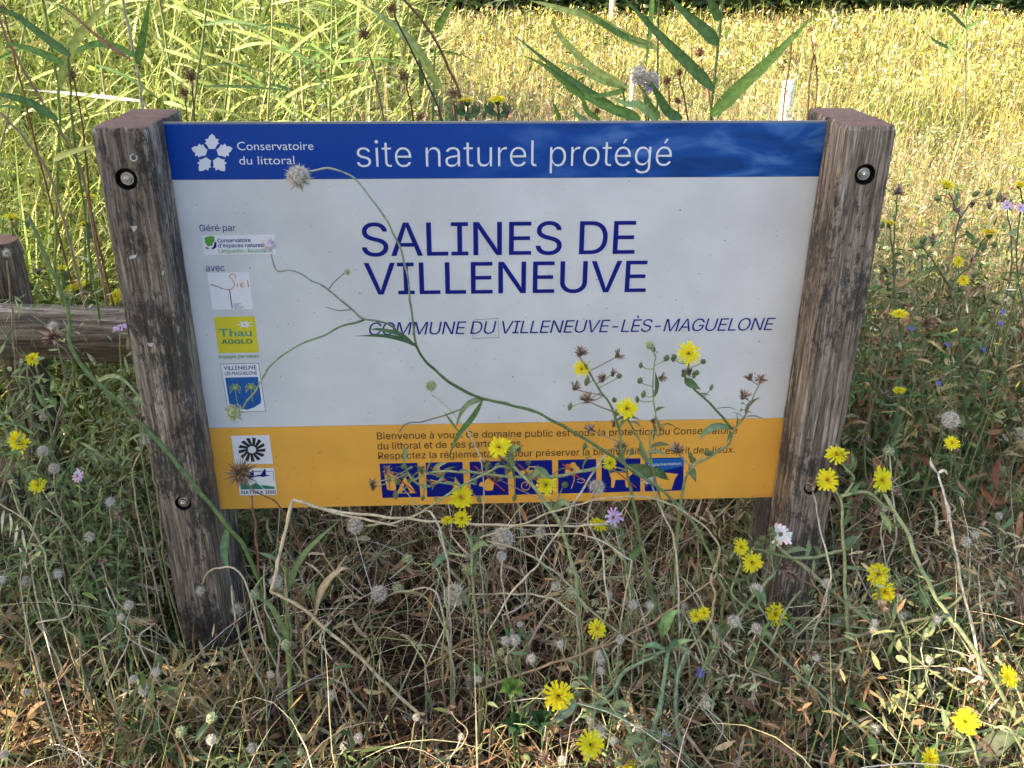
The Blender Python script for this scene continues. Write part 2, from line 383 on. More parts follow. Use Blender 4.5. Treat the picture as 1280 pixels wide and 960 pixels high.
def bolt(x, z, parent):
    bm = bmesh.new(); Rx = Matrix.Rotation(R(90), 4, 'X'); y = YF + .0065
    def cone(r1, r2, d, y_, seg): bmesh.ops.create_cone(bm, cap_ends=True, segments=seg, radius1=r1, radius2=r2, depth=d, matrix=Matrix.Translation((x, y_, z)) @ Rx)
    cone(.0112, .0112, .003, y, 28); cone(.0088, .0078, .005, y - .0035, 28); cone(.0062, .0062, .0035, y - .0072, 6); cone(.0045, .0030, .002, y - .0098, 16)
    me = bpy.data.meshes.new('bolt'); bm.to_mesh(me); bm.free(); return link('bolt', me, M['steel'], parent)
HR = .0150 * S
bz = [(-.5145 * S, .2622 * S + GZ), (-.5110 * S, -.2585 * S + GZ), (.5130 * S, .2634 * S + GZ), (.5105 * S, -.2550 * S + GZ)]
posts = []
for sgn in (-1, 1):
    xa, xb = (-.552 * S, -.475 * S) if sgn < 0 else (.475 * S, .5495 * S)
    hs = [(x, z, HR * (1 if z > .8 else .86)) for x, z in bz if x * sgn > 0]
    p = timber('post', xa, xb, YF, -.0012, -.35, ZT, 3 + sgn * 7, sign, hs)
    p['label'] = 'weathered left post of the sign with grey black staining' if sgn < 0 else 'weathered brown right post of the sign with a knot'
    timber('rear_timber', xa + .002, xb + .001, .0075, YB, -.35, ZT - .003, 11 + sgn * 3, p)
    for x, z, r_ in hs: bolt(x, z, p)
    posts.append(p)
# white scraps of paper and staples left on the left post
def scrap(us, parent):
    mb = MB(); pts = [at(u, v, YF - .0012) for u, v in us]; mb.add(pts + [p + Vector((0, .003, 0)) for p in pts], [tuple(range(len(pts)))] + [(i, (i + 1) % len(pts), (i + 1) % len(pts) + len(pts), i + len(pts)) for i in range(len(pts))], (.75, .75, .72)); mb.obj('paper_scrap', M['petal'], parent, False)
scrap([(163, 283), (171, 283), (170, 287), (167, 290), (165, 286)], posts[0]); scrap([(162, 320), (170, 319), (169, 323), (161, 324)], posts[0])
scrap([(184, 429), (192, 429), (190, 433), (186, 433)], posts[0]); scrap([(202, 339), (205, 339), (204, 344), (202, 343)], posts[0])
mb = MB(); cc = at(167, 197, YF - .001); mb.tube([cc + Vector((math.cos(g) * .0055, 0, math.sin(g) * .0055)) for g in np.linspace(1.4, 6.9, 14)], .0012, .0012, (.75, .75, .7), 5); mb.obj('ring_staple', M['petal'], posts[0])

board = None
def Bp(u, v):
    p = at(u, v, 0); return p.x, p.z
def box_mesh(name, x0, x1, y0, y1, z0, z1, bev=0):
    bm = bmesh.new(); bmesh.ops.create_cube(bm, size=1, matrix=Matrix.Translation(((x0 + x1) / 2, (y0 + y1) / 2, (z0 + z1) / 2)) @ Matrix.Diagonal((x1 - x0, y1 - y0, z1 - z0, 1)))
    if bev: bmesh.ops.bevel(bm, geom=bm.edges[:], offset=bev, segments=2, affect='EDGES')
    me = bpy.data.meshes.new(name); bm.to_mesh(me); bm.free(); return me
zt, zb = GZ + HH, GZ - HH
board = link('board', box_mesh('board', -HW - .012, HW + .012, .0010, .0065, zb, zt, .0006), M['alu'], sign)
def band(name, z0, z1, mat):
    # the print: one skin over the front of the panel
    bm = bmesh.new(); vs = [bm.verts.new(p) for p in ((-HW - .011, .0004, z0), (HW + .011, .0004, z0), (HW + .011, .0004, z1), (-HW - .011, .0004, z1), (-HW - .011, .0009, z0), (HW + .011, .0009, z0), (HW + .011, .0009, z1), (-HW - .011, .0009, z1))]
    for f in ((0, 1, 2, 3), (0, 4, 5, 1), (1, 5, 6, 2), (2, 6, 7, 3), (3, 7, 4, 0)): bm.faces.new([vs[i] for i in f])
    me = bpy.data.meshes.new(name); bm.to_mesh(me); bm.free(); return link(name, me, mat, board)
zw = (Bp(216.9, 224.2)[1] + Bp(1023, 221)[1]) / 2; zy = (Bp(264.8, 535.3)[1] + Bp(979, 522.8)[1]) / 2
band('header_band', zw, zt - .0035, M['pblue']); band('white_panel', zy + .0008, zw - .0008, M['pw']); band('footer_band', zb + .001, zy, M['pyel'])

# fonts that ship with Blender itself; its built-in face if they are not there
FONT = None
try:
    import os
    fp = os.path.join(bpy.utils.system_resource('DATAFILES', path='fonts'), 'Inter.woff2')
    FONT = bpy.data.fonts.load(fp)
except Exception as ex: print('font', ex)
from mathutils.geometry import tessellate_polygon
def glyphs(txt, off=0., shear=0., spacing=1., font='sans'):
    """outlines of a line of text, each closed contour filled by itself so that overlapping strokes join"""
    cu = bpy.data.curves.new('t', 'FONT'); cu.body = txt; cu.size = 1; cu.resolution_u = 4; cu.fill_mode = 'NONE'
    if FONT and font == 'sans': cu.font = FONT
    cu.shear = shear; cu.space_character = spacing
    o = bpy.data.objects.new('t', cu); col.objects.link(o); bpy.context.view_layer.update()
    me = bpy.data.meshes.new_from_object(o.evaluated_get(bpy.context.evaluated_depsgraph_get()))
    co = [tuple(v.co) for v in me.vertices]; nb = {}
    for e_ in me.edges:
        i, j = e_.vertices; nb.setdefault(i, []).append(j); nb.setdefault(j, []).append(i)
    seen = set(); loops = []
    for i0 in range(len(co)):
        if i0 in seen or i0 not in nb: continue
        lp = [i0]; seen.add(i0); cur = i0
        while True:
            nx_ = [j for j in nb[cur] if j not in seen]
            if not nx_: break
            cur = min(nx_) if len(lp) == 1 else nx_[0]; seen.add(cur); lp.append(cur)
        if len(lp) > 2: loops.append([co[i] for i in lp])
    bpy.data.objects.remove(o); bpy.data.curves.remove(cu); bpy.data.meshes.remove(me)
    def area(l): return sum(l[i][0] * l[(i + 1) % len(l)][1] - l[(i + 1) % len(l)][0] * l[i][1] for i in range(len(l))) / 2
    def inside(p, l):
        r_ = False
        for i in range(len(l)):
            a, b = l[i], l[i - 1]
            if (a[1] > p[1]) != (b[1] > p[1]) and p[0] < (b[0] - a[0]) * (p[1] - a[1]) / (b[1] - a[1]) + a[0]: r_ = not r_
        return r_
    ar = [area(l) for l in loops]; sgn = 1 if ar[max(range(len(ar)), key=lambda i: abs(ar[i]))] > 0 else -1
    if off < 0:      # a lighter cut of the letters
        nl = []
        for l in loops:
            q = []
            for i in range(len(l)):
                a, b, c = l[i - 1], l[i], l[(i + 1) % len(l)]; d1 = Vector((b[0] - a[0], b[1] - a[1])); d2 = Vector((c[0] - b[0], c[1] - b[1]))
                if d1.length < 1e-6 or d2.length < 1e-6: q.append(b); continue
                d1.normalize(); d2.normalize(); n_ = Vector((d1.y + d2.y, -d1.x - d2.x)); n_ = n_ / max(.6, n_.length ** 2 / 2); q.append((b[0] + n_.x * off * sgn, b[1] + n_.y * off * sgn, 0))
            nl.append(q)
        loops = nl
    outs = [i for i in range(len(loops)) if ar[i] * sgn > 0]; holes = {i: [] for i in outs}
    for i in range(len(loops)):
        if ar[i] * sgn <= 0:
            c_ = [j for j in outs if abs(ar[j]) > abs(ar[i]) and inside(loops[i][0], loops[j])]
            if c_: holes[min(c_, key=lambda j: abs(ar[j]))].append(i)
    vs, fs = [], []
    for i in outs:
        grp = [loops[i]] + [loops[j] for j in holes[i]]; o_ = len(vs); fl = [(p[0], p[1], (len(vs) % 7) * 1.5e-5) for g in grp for p in g]; vs += fl
        for t in tessellate_polygon([[Vector(p) for p in g] for g in grp]): fs.append(tuple(k + o_ for k in t))
    if off > 0:      # a bolder cut: the same line laid down four times, a hair apart
        v0, f0 = vs, fs; vs, fs = [], []
        for k, (dx, dy) in enumerate(((-off, -off), (off, -off), (-off, off), (off, off))):
            o_ = len(vs); vs += [(p[0] + dx, p[1] + dy * .7, p[2] + k * 6e-5) for p in v0]; fs += [tuple(i + o_ for i in f) for f in f0]
    return vs, fs
_cap = {}
def capheight(font):
    if font not in _cap: _cap[font] = max(v[1] for v in glyphs('H', font=font)[0])
    return _cap[font]
class Art:
    """flat print: several inks in one sheet, each a hair above the one below"""
    def __init__(s): s.v = []; s.f = []; s.m = []; s.mats = []
    def mi(s, mat):
        if mat not in s.mats: s.mats.append(mat)
        return s.mats.index(mat)
    def poly2(s, pts, mat, lv=0):
        o = len(s.v); y = -lv * .0003; s.v += [(x, y, z) for x, z in pts]
        for t in tessellate_polygon([[Vector((x, z, 0)) for x, z in pts]]): s.f.append(tuple(i + o for i in t)); s.m.append(s.mi(mat))
        return s
    def poly(s, px, mat, lv=0): return s.poly2([Bp(u, v) for u, v in px], mat, lv)
    def stroke(s, px, w, mat, lv=1):
        """a line of w pixels through px"""
        q = smooth_line([Vector((*Bp(u, v), 0)) for u, v in px], 5) if len(px) > 2 else [Vector((*Bp(u, v), 0)) for u, v in px]
        w *= .00072; L_ = []; R_ = []
        for i, p in enumerate(q):
            d = (q[min(i + 1, len(q) - 1)] - q[max(i - 1, 0)]).normalized(); nn = Vector((-d.y, d.x, 0)); L_.append(p + nn * w); R_.append(p - nn * w)
        for i in range(len(q) - 1): s.poly2([(p.x, p.y) for p in (L_[i], L_[i + 1], R_[i + 1], R_[i])], mat, lv)
        return s
    def text(s, txt, u0, v0, u1, v1, cap, mat, lv=1, off=0., shear=0., spacing=1., font='sans'):
        """baseline from (u0,v0) to (u1,v1), capitals `cap` pixels high"""
        vs, fs = glyphs(txt, off, shear, spacing, font); xa = min(v[0] for v in vs); xb = max(v[0] for v in vs)
        p0 = Vector(Bp(u0, v0)); p1 = Vector(Bp(u1, v1)); k = (Bp(u0, v0 - cap)[1] - p0.y) / capheight(font)
        o = len(s.v); y = -lv * .0003
        for v in vs:
            t = (v[0] - xa) / (xb - xa); p = p0.lerp(p1, t); s.v.append((p.x, y - v[2], p.y + v[1] * k))
        for f in fs: s.f.append(tuple(i + o for i in f)); s.m.append(s.mi(mat))
        return s
    def obj(s, name, label=None):
        me = bpy.data.meshes.new(name); me.from_pydata(s.v, [], s.f); me.update()
        for m_ in s.mats: me.materials.append(m_)
        me.polygons.foreach_set('material_index', np.array(s.m, np.int32))
        bm = bmesh.new(); bm.from_mesh(me)
        fl = [f for f in bm.faces if f.normal.y > 0]
        if fl: bmesh.ops.reverse_faces(bm, faces=fl)
        bm.to_mesh(me); bm.free()
        o = link(name, me, None, board)
        if label: o['label'] = label
        return o
def circ(cu, cv, r, n_=20, r2=None, ph=0): return [(cu + r * math.cos(2 * math.pi * i / n_ + ph), cv + (r2 or r) * math.sin(2 * math.pi * i / n_ + ph)) for i in range(n_)]
Art().text('site naturel protégé', 446.6, 208.9, 838.6, 207.3, 33.4, M['lw'], 1, -.008).obj('title_line')
Art().text('SALINES DE', 453, 320.2, 793, 317, 41.5, M['navy'], 1, .002, 0, .97).obj('site_name')
Art().text('VILLENEUVE', 457, 368.2, 807, 364.7, 39.5, M['navy'], 1, .002, 0, .97).obj('site_name')
Art().text('COMMUNE DU VILLENEUVE-LÈS-MAGUELONE', 461.7, 419, 967.7, 412.6, 15.9, M['navy'], 1, -.002, .2, .93).obj('commune_line')
Art().text('Bienvenue à vous. Ce domaine public est sous la protection du Conservatoire', 471.5, 549.2, 921.4, 541.8, 8.6, M['ink'], 1, 0).obj('welcome_line')
Art().text('du littoral et de ses partenaires.', 472, 561.8, 653.7, 557.9, 8.6, M['ink'], 1, 0).obj('welcome_line')
Art().text("Respectez la réglementation pour préserver la biodiversité et l'esprit des lieux.", 473, 573.9, 918.3, 565.8, 8.4, M['ink'], 1, 0).obj('welcome_line')
a = Art(); a.poly([(592, 399.5), (623, 397.5), (624, 422), (591, 423.5)], M['grey'], .3); a.poly([(592.7, 400.2), (622.4, 398.3), (623.3, 421.3), (591.7, 422.7)], M['pw'], .5); a.obj('patch_sticker')
# emblem: five toothed petals round a blue eye
a = Art(); cu, cv = 265, 193
for k in range(5):
    g = -math.pi / 2 + k * 2 * math.pi / 5
    prof_ = [(8.2, -.50), (12, -.47), (15.5, -.50), (16.8, -.58), (18, -.40), (21.5, -.42), (21, -.22), (24, -.15), (27, 0), (24, .15), (21, .22), (21.5, .42), (18, .40), (16.8, .58), (15.5, .50), (12, .47), (8.2, .50)]
    a.poly([(cu + r_ * math.cos(g + t), cv + r_ * .96 * math.sin(g + t)) for r_, t in prof_], M['lw'], 1)
a.text('Conservatoire', 297, 187.7, 392, 187.2, 10.4, M['lw'], 1, -.002, font='b').text('du littoral', 299.5, 205.6, 368.5, 205.1, 10.4, M['lw'], 1, -.002, font='b'); a.obj('header_emblem')
Art().text('Géré par', 250, 289, 295, 288.6, 8.2, M['navy'], 1, .0).obj('small_heading'); Art().text('avec', 257.8, 339.2, 281.2, 338.8, 8.6, M['navy'], 1, .0).obj('small_heading')
# stickers down the left side
a = Art(); a.poly([(252.3, 294.4), (343, 292.8), (345, 317.2), (255.2, 319)], M['stk'])
a.poly([(255.5, 297), (262, 295), (268, 295.5), (268, 301), (265, 307), (260, 308), (256.5, 304)], M['sgreen'], 1); a.poly([(268.5, 302), (270.5, 303), (270.5, 309), (267, 311.5), (264, 311), (267, 308)], M['navy'], 1); a.poly([(256.5, 308), (262, 310.5), (260, 311.5), (257, 310.5)], M['sred'], 1)
a.text('Conservatoire', 272, 303, 313.5, 302.4, 4.8, M['navy'], 1, .012).text("d'espaces naturels", 273, 309.2, 331, 308.6, 4.8, M['navy'], 1, .012).text('Languedoc-Roussillon', 273.7, 316, 339, 315.2, 4.8, M['sgreen'], 1, .005); a.obj('sticker', 'white sticker with green and navy leaf mark under the small heading')
a = Art(); a.poly([(259, 341), (311.2, 340.1), (316.4, 386.5), (265.5, 387.1)], M['stk'])
a.stroke([(262.5, 355.3), (270, 357.5), (280, 361.2), (288, 361.5), (293, 357), (291, 350), (287, 345.5), (290, 342.3), (294, 344), (294, 348)], 1.0, M['orange']); a.stroke([(262.5, 355.3), (270, 357.5), (278, 360.5)], 1.0, M['ink'], 1.4)
a.stroke([(287, 361.5), (288.3, 372), (290.5, 385.5)], 1.2, M['ink']); a.stroke([(297, 354), (297.4, 359)], 1.1, M['orange']); a.stroke([(300.5, 357.5), (304, 355), (302.5, 353.5), (300.6, 356), (302, 359), (305.5, 358)], 1.0, M['orange']); a.stroke([(309.5, 350), (310.8, 359)], 1.2, M['orange'])
for i, t in enumerate(('Syndicat', 'Mixte', 'des Etangs', 'Littoraux')): a.text(t, 292 + i * .2, 380.4 - 0 + i * 1.9, (301.5, 298.5, 304.5, 302.5)[i], 380.3 + i * 1.9, 1.5, M['navy'], 1)
a.obj('sticker', 'white sticker with a thin orange handwritten scrawl')
a = Art(); a.poly([(267.2, 396.3), (318.3, 395.3), (323.6, 440.5), (273.3, 441.5)], M['syel']); a.text('Thau', 274.3, 420.8, 315, 420, 9.4, M['teal'], 1, .006, font='b').text('AGGLO', 277.3, 429.8, 315.8, 429.1, 5.2, M['sgreen2'], 1, .02)
for k in range(9):
    g = k * 2 * math.pi / 9 + .3; ln = 5 + 6.5 * abs(math.cos(g)); a.poly([(306 + 2 * math.cos(g - .8), 405.5 + 2 * math.sin(g - .8)), (306 + ln * math.cos(g), 405.5 + ln * .75 * math.sin(g)), (306 + 2 * math.cos(g + .8), 405.5 + 2 * math.sin(g + .8))], M['stk'], 1 + k * .05)
a.text('Engagés par nature', 273.9, 447.8, 323.8, 446.9, 4.2, M['sgreen'], 1, .006); a.obj('sticker', 'yellow square sticker with a white star')
a = Art(); a.poly([(275.2, 454.8), (323.4, 453.7), (332.2, 514.2), (285.4, 515.6)], M['ink'], -.3); a.poly([(275.8, 455.4), (322.9, 454.3), (331.6, 513.7), (285.8, 515)], M['stk'], .3); a.poly([(281.5, 472), (322.5, 471), (326.5, 499), (326, 504), (318, 509), (310, 512), (300, 511), (287.5, 508), (285.8, 500)], M['sblue'], 1)
a.text('VILLENEUVE', 279.8, 462.4, 321, 461.6, 5.0, M['navy'], 1, .008, font='b').text('LÈS-MAGUELONE', 281.4, 468.9, 321.6, 468.1, 4.2, M['navy'], 1, .004, font='b')
for pu, pv in ((294, 485.5), (313.6, 484.6)):
    a.stroke([(pu, pv), (pu + 1, pv + 9), (pu + 2.6, pv + 18)], 1.2, M['pgreen'], 1.4)
    for k in range(11):
        g = -math.pi / 2 + (k - 5) * .44; r_ = 8.3; a.stroke([(pu, pv), (pu + r_ * .6 * math.cos(g), pv + r_ * .6 * math.sin(g) - 1), (pu + r_ * math.cos(g) * .92, pv + r_ * math.sin(g) * .9 + 1.6)], .8, M['pgreen'] if k % 2 else M['syel'], 1.6 + k * .03)
a.obj('sticker', 'white edged blue shield sticker with two palm trees')
a = Art(); a.poly([(288.8, 544.8), (336.5, 543.8), (341.3, 579.8), (293.5, 580.6)], M['stk'])
for k in range(13):
    g = k * 2 * math.pi / 13; pr = [(5.5, .55), (16.3, .18), (16.8, -.10), (5.0, -.0)]
    a.poly([(315 + r_ * math.cos(g + t) * 1.02, 562 + r_ * .92 * math.sin(g + t)) for r_, t in pr], M['ink'], 1 + k * .02)
a.obj('sticker', 'white sticker with a swirling black sun')
a = Art(); a.poly([(296, 585.6), (342.3, 584.8), (346.3, 618.5), (299.8, 619.4)], M['stk'])
a.poly([(300.5, 601), (305, 602), (312, 608), (320, 603), (330, 611.3), (301, 611.8)], M['sgreen2'], 1); a.poly([(325, 606.2), (333, 606.8), (343, 608.4), (343.5, 611), (331, 611.2)], M['sgreen2'], 1.2)
a.stroke([(303, 589.7), (341.5, 589.2)], .7, M['navy'], 1); a.stroke([(341.3, 589.2), (342.5, 601)], .7, M['navy'], 1)
for bu, bv in ((312, 595.3), (327, 594)): a.poly([(bu - 10, bv), (bu - 1, bv - .8), (bu + 3.6, bv - 8), (bu + 5, bv - 7.5), (bu + 5.6, bv - .7), (bu + 13, bv - .3), (bu + 5, bv + 1.2), (bu + 2, bv + 2.2), (bu - 3, bv + 1.1)], M['navy'], 1.3)
a.text('NATURA 2000', 302, 617.9, 345.4, 617.1, 4.6, M['ink'], 1, .012, font='b'); a.obj('sticker', 'small sticker with two navy birds above green hills')
# seven pictograms
sq = [((474.4, 579.6), (521.6, 578.6), (525.8, 621.2), (478, 622.4)), ((532, 578.4), (578, 577.4), (580.9, 619.9), (534, 621.2)), ((587, 577.2), (633.6, 576.2), (636, 618.6), (588.6, 619.8)), ((642, 576), (690, 575), (691, 617.2), (643, 618.4)),
      ((697.6, 574.9), (745, 573.9), (745.6, 615.8), (697.8, 617)), ((752, 573.8), (800.5, 572.8), (800.3, 614.4), (752, 615.6)), ((806.5, 572.7), (855, 571.7), (853.6, 613), (806, 614.2))]
def P4(q, s_, t): # point inside a square, s right, t down
    (a0, a1, a2, a3) = q; x = (a0[0] * (1 - s_) + a1[0] * s_) * (1 - t) + (a3[0] * (1 - s_) + a2[0] * s_) * t; y = (a0[1] * (1 - s_) + a1[1] * s_) * (1 - t) + (a3[1] * (1 - s_) + a2[1] * s_) * t; return (x, y)
names = ['camping', 'fire', 'dumping', 'car', 'flower picking', 'dog', 'regulation']
for k, q in enumerate(sq):
    a = Art(); a.poly(list(q), M['navy']); Y = M['pyel']; g = lambda *p: [P4(q, x, y) for x, y in p]
    if k == 0:
        a.poly(g((.1, .3), (.2, .2), (.32, .24), (.38, .4), (.38, .75), (.3, .8), (.14, .76)), Y, 1); a.stroke(g((.12, .5), (.38, .5)), 1, M['navy'], 1.5); a.stroke(g((.22, .5), (.22, .76)), 1, M['navy'], 1.5)
        a.poly(g((.62, .42), (.66, .42), (.9, .88), (.38, .88)), Y, 1); a.poly(g((.62, .58), (.74, .86), (.52, .86)), M['navy'], 1.5)
    if k == 1:
        a.poly(g((.28, .2), (.36, .14), (.4, .3), (.36, .44), (.27, .42)), Y, 1); a.stroke(g((.1, .62), (.5, .5)), 2, Y); a.stroke(g((.1, .5), (.5, .62)), 2, Y); a.poly(g((.78, .42), (.86, .6), (.86, .8), (.78, .84), (.7, .74), (.74, .6)), Y, 1)
    if k == 2: a.poly(g((.4, .55), (.5, .48), (.64, .62), (.58, .85), (.42, .86), (.32, .76)), Y, 1); a.poly(g((.25, .62), (.34, .58), (.36, .74), (.22, .72)), Y, 1); a.stroke(g((.36, .3), (.5, .26), (.66, .34), (.6, .46)), 1.4, Y)
    if k == 3:
        a.poly(g((.16, .3), (.3, .28), (.4, .17), (.64, .17), (.72, .28), (.84, .31), (.84, .4), (.16, .4)), Y, 1); a.poly(g((.41, .2), (.61, .2), (.66, .28), (.36, .28)), M['navy'], 1.4)
        for cx_ in (.3, .7): a.stroke([P4(q, cx_ + .11 * math.cos(t), .75 + .12 * math.sin(t)) for t in np.linspace(0, 6.4, 12)], 1.2, Y)
        a.stroke(g((.3, .75), (.45, .55), (.58, .58), (.7, .75), (.52, .75), (.45, .55)), 1.2, Y)
    if k == 4:
        for t in range(5): c_ = P4(q, .36 + .12 * math.cos(t * 1.257), .28 + .12 * math.sin(t * 1.257)); a.poly(circ(*c_, 4, 10), M['orange'] if t % 2 else Y, 1 + t * .1)
        a.stroke(g((.4, .4), (.42, .6), (.34, .86)), 1.2, Y)
        a.stroke(g((.5, .6), (.6, .56), (.7, .62), (.62, .7), (.5, .66)), .8, M['lw'])
    if k == 5: a.poly(g((.2, .45), (.3, .4), (.62, .42), (.7, .3), (.84, .36), (.78, .48), (.71, .54), (.70, .86), (.63, .86), (.60, .63), (.36, .63), (.32, .86), (.25, .86), (.25, .6)), Y, 1)
    if k == 6:
        a.poly(g((0, .28), (.2, .42), (.5, .38), (1, .26), (1, .02), (.0, .02)), M['sblue'], .4); a.poly(g((.12, .5), (.5, .44), (.86, .5), (.78, .64), (.7, .96), (.32, .96), (.26, .66)), Y, 1); a.text('réglementation', *P4(q, .08, .24), *P4(q, .93, .22), 3.4, M['lw'], 1)
    elif k < 6: a.stroke(g((.12, .12), (.9, .88)), 1.9, M['sred'], 2)
    o = a.obj('pictogram', 'blue pictogram square: ' + names[k] + (' struck through in red' if k < 6 else ''))
def patchy(x, y, s=1.6, o=0):
    return np.array([noise.noise(Vector((a * s + o, b * s, o))) for a, b in zip(x, y)])
# ------------------------------------------------------------------ trees behind the viewer (they shade the sign)
def tree(x, y, h, w, seed, label):
    r_ = np.random.default_rng(seed); root = empty('shade_tree', (x, y, -.02), label, 'tree', 'trees shading the sign')
    mb = MB(); pts = [Vector((.25 * math.sin(k * .8 + seed), .2 * math.cos(k + seed), k * h * .14)) for k in range(6)]
    mb.tube(pts, .17, .06, (.2, .17, .14), 10, knob=.15); ends = []
    for k in range(14):
        b0 = pts[2 + k % 4]; g = k * 2.4; d = Vector((math.cos(g), math.sin(g), .55 + .3 * (k % 3))); q = b0 + d * w * .35; e_ = q + Vector((math.cos(g + .5), math.sin(g + .5), .6)) * w * .25
        mb.tube(smooth_line([b0, q, e_], 4), .05, .015, (.2, .17, .14), 6); ends += [q, e_]
    mb.obj('trunk', M['bark'], root)
    nc = 330; th = r_.uniform(0, 6.28, nc); rr = w * .62 * np.sqrt(r_.uniform(0, 1, nc)); zz = h * (.30 + .68 * r_.uniform(0, 1, nc)); sh = np.sqrt(np.clip(1 - ((zz / h - .62) / .45) ** 2, .05, 1))
    cen = np.stack([rr * np.cos(th) * sh, rr * np.sin(th) * sh, zz], 1); n_ = 105
    base = np.repeat(cen, n_, 0) + r_.normal(0, .17, (nc * n_, 3)); N = len(base)
    extra = base + r_.normal(0, .2, base.shape); base = np.concatenate([base, extra]); wp = base + np.array([x, y, 0]); tt = (wp[:, 2] - .15) / SUNV.z; gx_ = wp[:, 0] - SUNV.x * tt; gy_ = wp[:, 1] - SUNV.y * tt
    nz1 = patchy(gx_, gy_, 2.7, 5) + .35 * patchy(gx_, gy_, 7, 8)     # leaves are cut away along the sun's rays to shape flecks and shade edge
    th_ = np.where(gy_ < -.12, -.12, 9.); th_ = np.where(gy_ < -.42, -.22, th_); th_ = np.where((gx_ < -.3) & (gy_ < -.12), -.38, th_); th_ = np.where((gx_ < -.78) & (gy_ > -.12), -.12, th_); th_ = np.where((gx_ < -.72) & (gy_ > .55), -.25, th_); th_ = np.where((gx_ < -.72) & (gy_ > .8), -9, th_)
    th_ = np.where(gy_ > 1.05 + .25 * nz1, -9, th_); th_ = np.where((gx_ > .75) & (gy_ > -.1) & (gy_ < 1.0), .22, th_)
    base = base[nz1 < th_]
    if seed == 2:     # leaves added along the sun's rays to keep direct sun off the board
        k_ = 9000; q = np.stack([r_.uniform(-.5, 2.8, k_), r_.uniform(-.08, 1.0, k_), np.full(k_, .15)], 1) + np.array(SUNV) * (r_.uniform(2.1, 4.0, k_) / SUNV.z)[:, None] - np.array([x, y, 0]); base = np.concatenate([base, q[np.hypot(q[:, 0], q[:, 1]) < 2.3]])
    base = base[base[:, 2] > 1.2]; N = len(base)
    V_, F_, C_, _ = batch(base, r_.uniform(0, 6.28, N), r_.uniform(.4, 2.4, N), r_.uniform(-.4, .8, N), r_.uniform(.08, .14, N), r_.uniform(.05, .08, N), 2, pal(N, [(.05, .10, .025), (.08, .13, .03), (.10, .13, .04)]), 'leaf')
    link('crown', mesh_np('crown', V_, F_, C_), M['grass'], root)
tree(-5.4, -2.6, 4.7, 3.7, 1, 'leafy tree left of the viewer, second of the row')
tree(-3.3, -2.7, 4.6, 3.5, 2, 'leafy tree left of the viewer, nearest of the row')
tree(-7.6, -2.9, 4.9, 3.9, 3, 'leafy tree left of the viewer, farthest of the row')
tree(-3.9, -5.2, 5.2, 3.9, 4, 'leafy tree behind and left of the viewer')

# ------------------------------------------------------------------ log fence at the left
fence = empty('log_fence', tuple(at(10, 600, .22).xy) + (0,), 'low rustic fence of round brown logs left of the sign', 'fence')
fl = Vector(fence.location)
def log(name, p0, p1, r_, mat, seed, k=22, seg=60):
    """a peeled pole between two points with shallow checks"""
    p0, p1 = Vector(p0), Vector(p1); d = (p1 - p0); L_ = d.length; d.normalize(); a_ = d.cross(Vector((0, 0, 1))) if abs(d.z) < .9 else Vector((1, 0, 0)); a_.normalize(); b_ = a_.cross(d)
    vs, fs = [], []
    for i in range(seg + 1):
        t = i / seg
        for j in range(k):
            g = 2 * math.pi * j / k; ck = abs(noise.noise(Vector((math.cos(g) * 5 + seed, math.sin(g) * 5, t * L_ * 1.2))))
            rr = r_ * (1 + .05 * noise.noise(Vector((math.cos(g) + seed, math.sin(g), t * L_ * 3))) - .09 * max(0, 1 - ck / .07)) * (1 if 0 < i < seg else .93)
            vs.append(p0 + d * (L_ * t) + (a_ * math.cos(g) + b_ * math.sin(g)) * rr - fl)
    for i in range(seg):
        for j in range(k): fs.append((i * k + j, i * k + (j + 1) % k, (i + 1) * k + (j + 1) % k, (i + 1) * k + j))
    fs.append(tuple(range(k))[::-1]); fs.append(tuple(seg * k + j for j in range(k)))
    me = bpy.data.meshes.new(name); me.from_pydata([tuple(v) for v in vs], [], fs); me.update()
    for f in list(me.polygons)[:-2]: f.use_smooth = True
    return link(name, me, mat, fence)
ra, rb = at(-260, 405, .30), at(215, 421, .30)
log('rail', ra, rb, .064, M['log'], 3)
pc = at(3, 340, .42); log('post', (pc.x, .42, -.3), (pc.x, .42, at(3, 300, .42).z), .052, M['fpost'], 8)
pc = at(-24, 600, .02); log('post', (pc.x, .02, -.3), (pc.x, .02, at(0, 592, .02).z), .075, M['fpost'], 5)

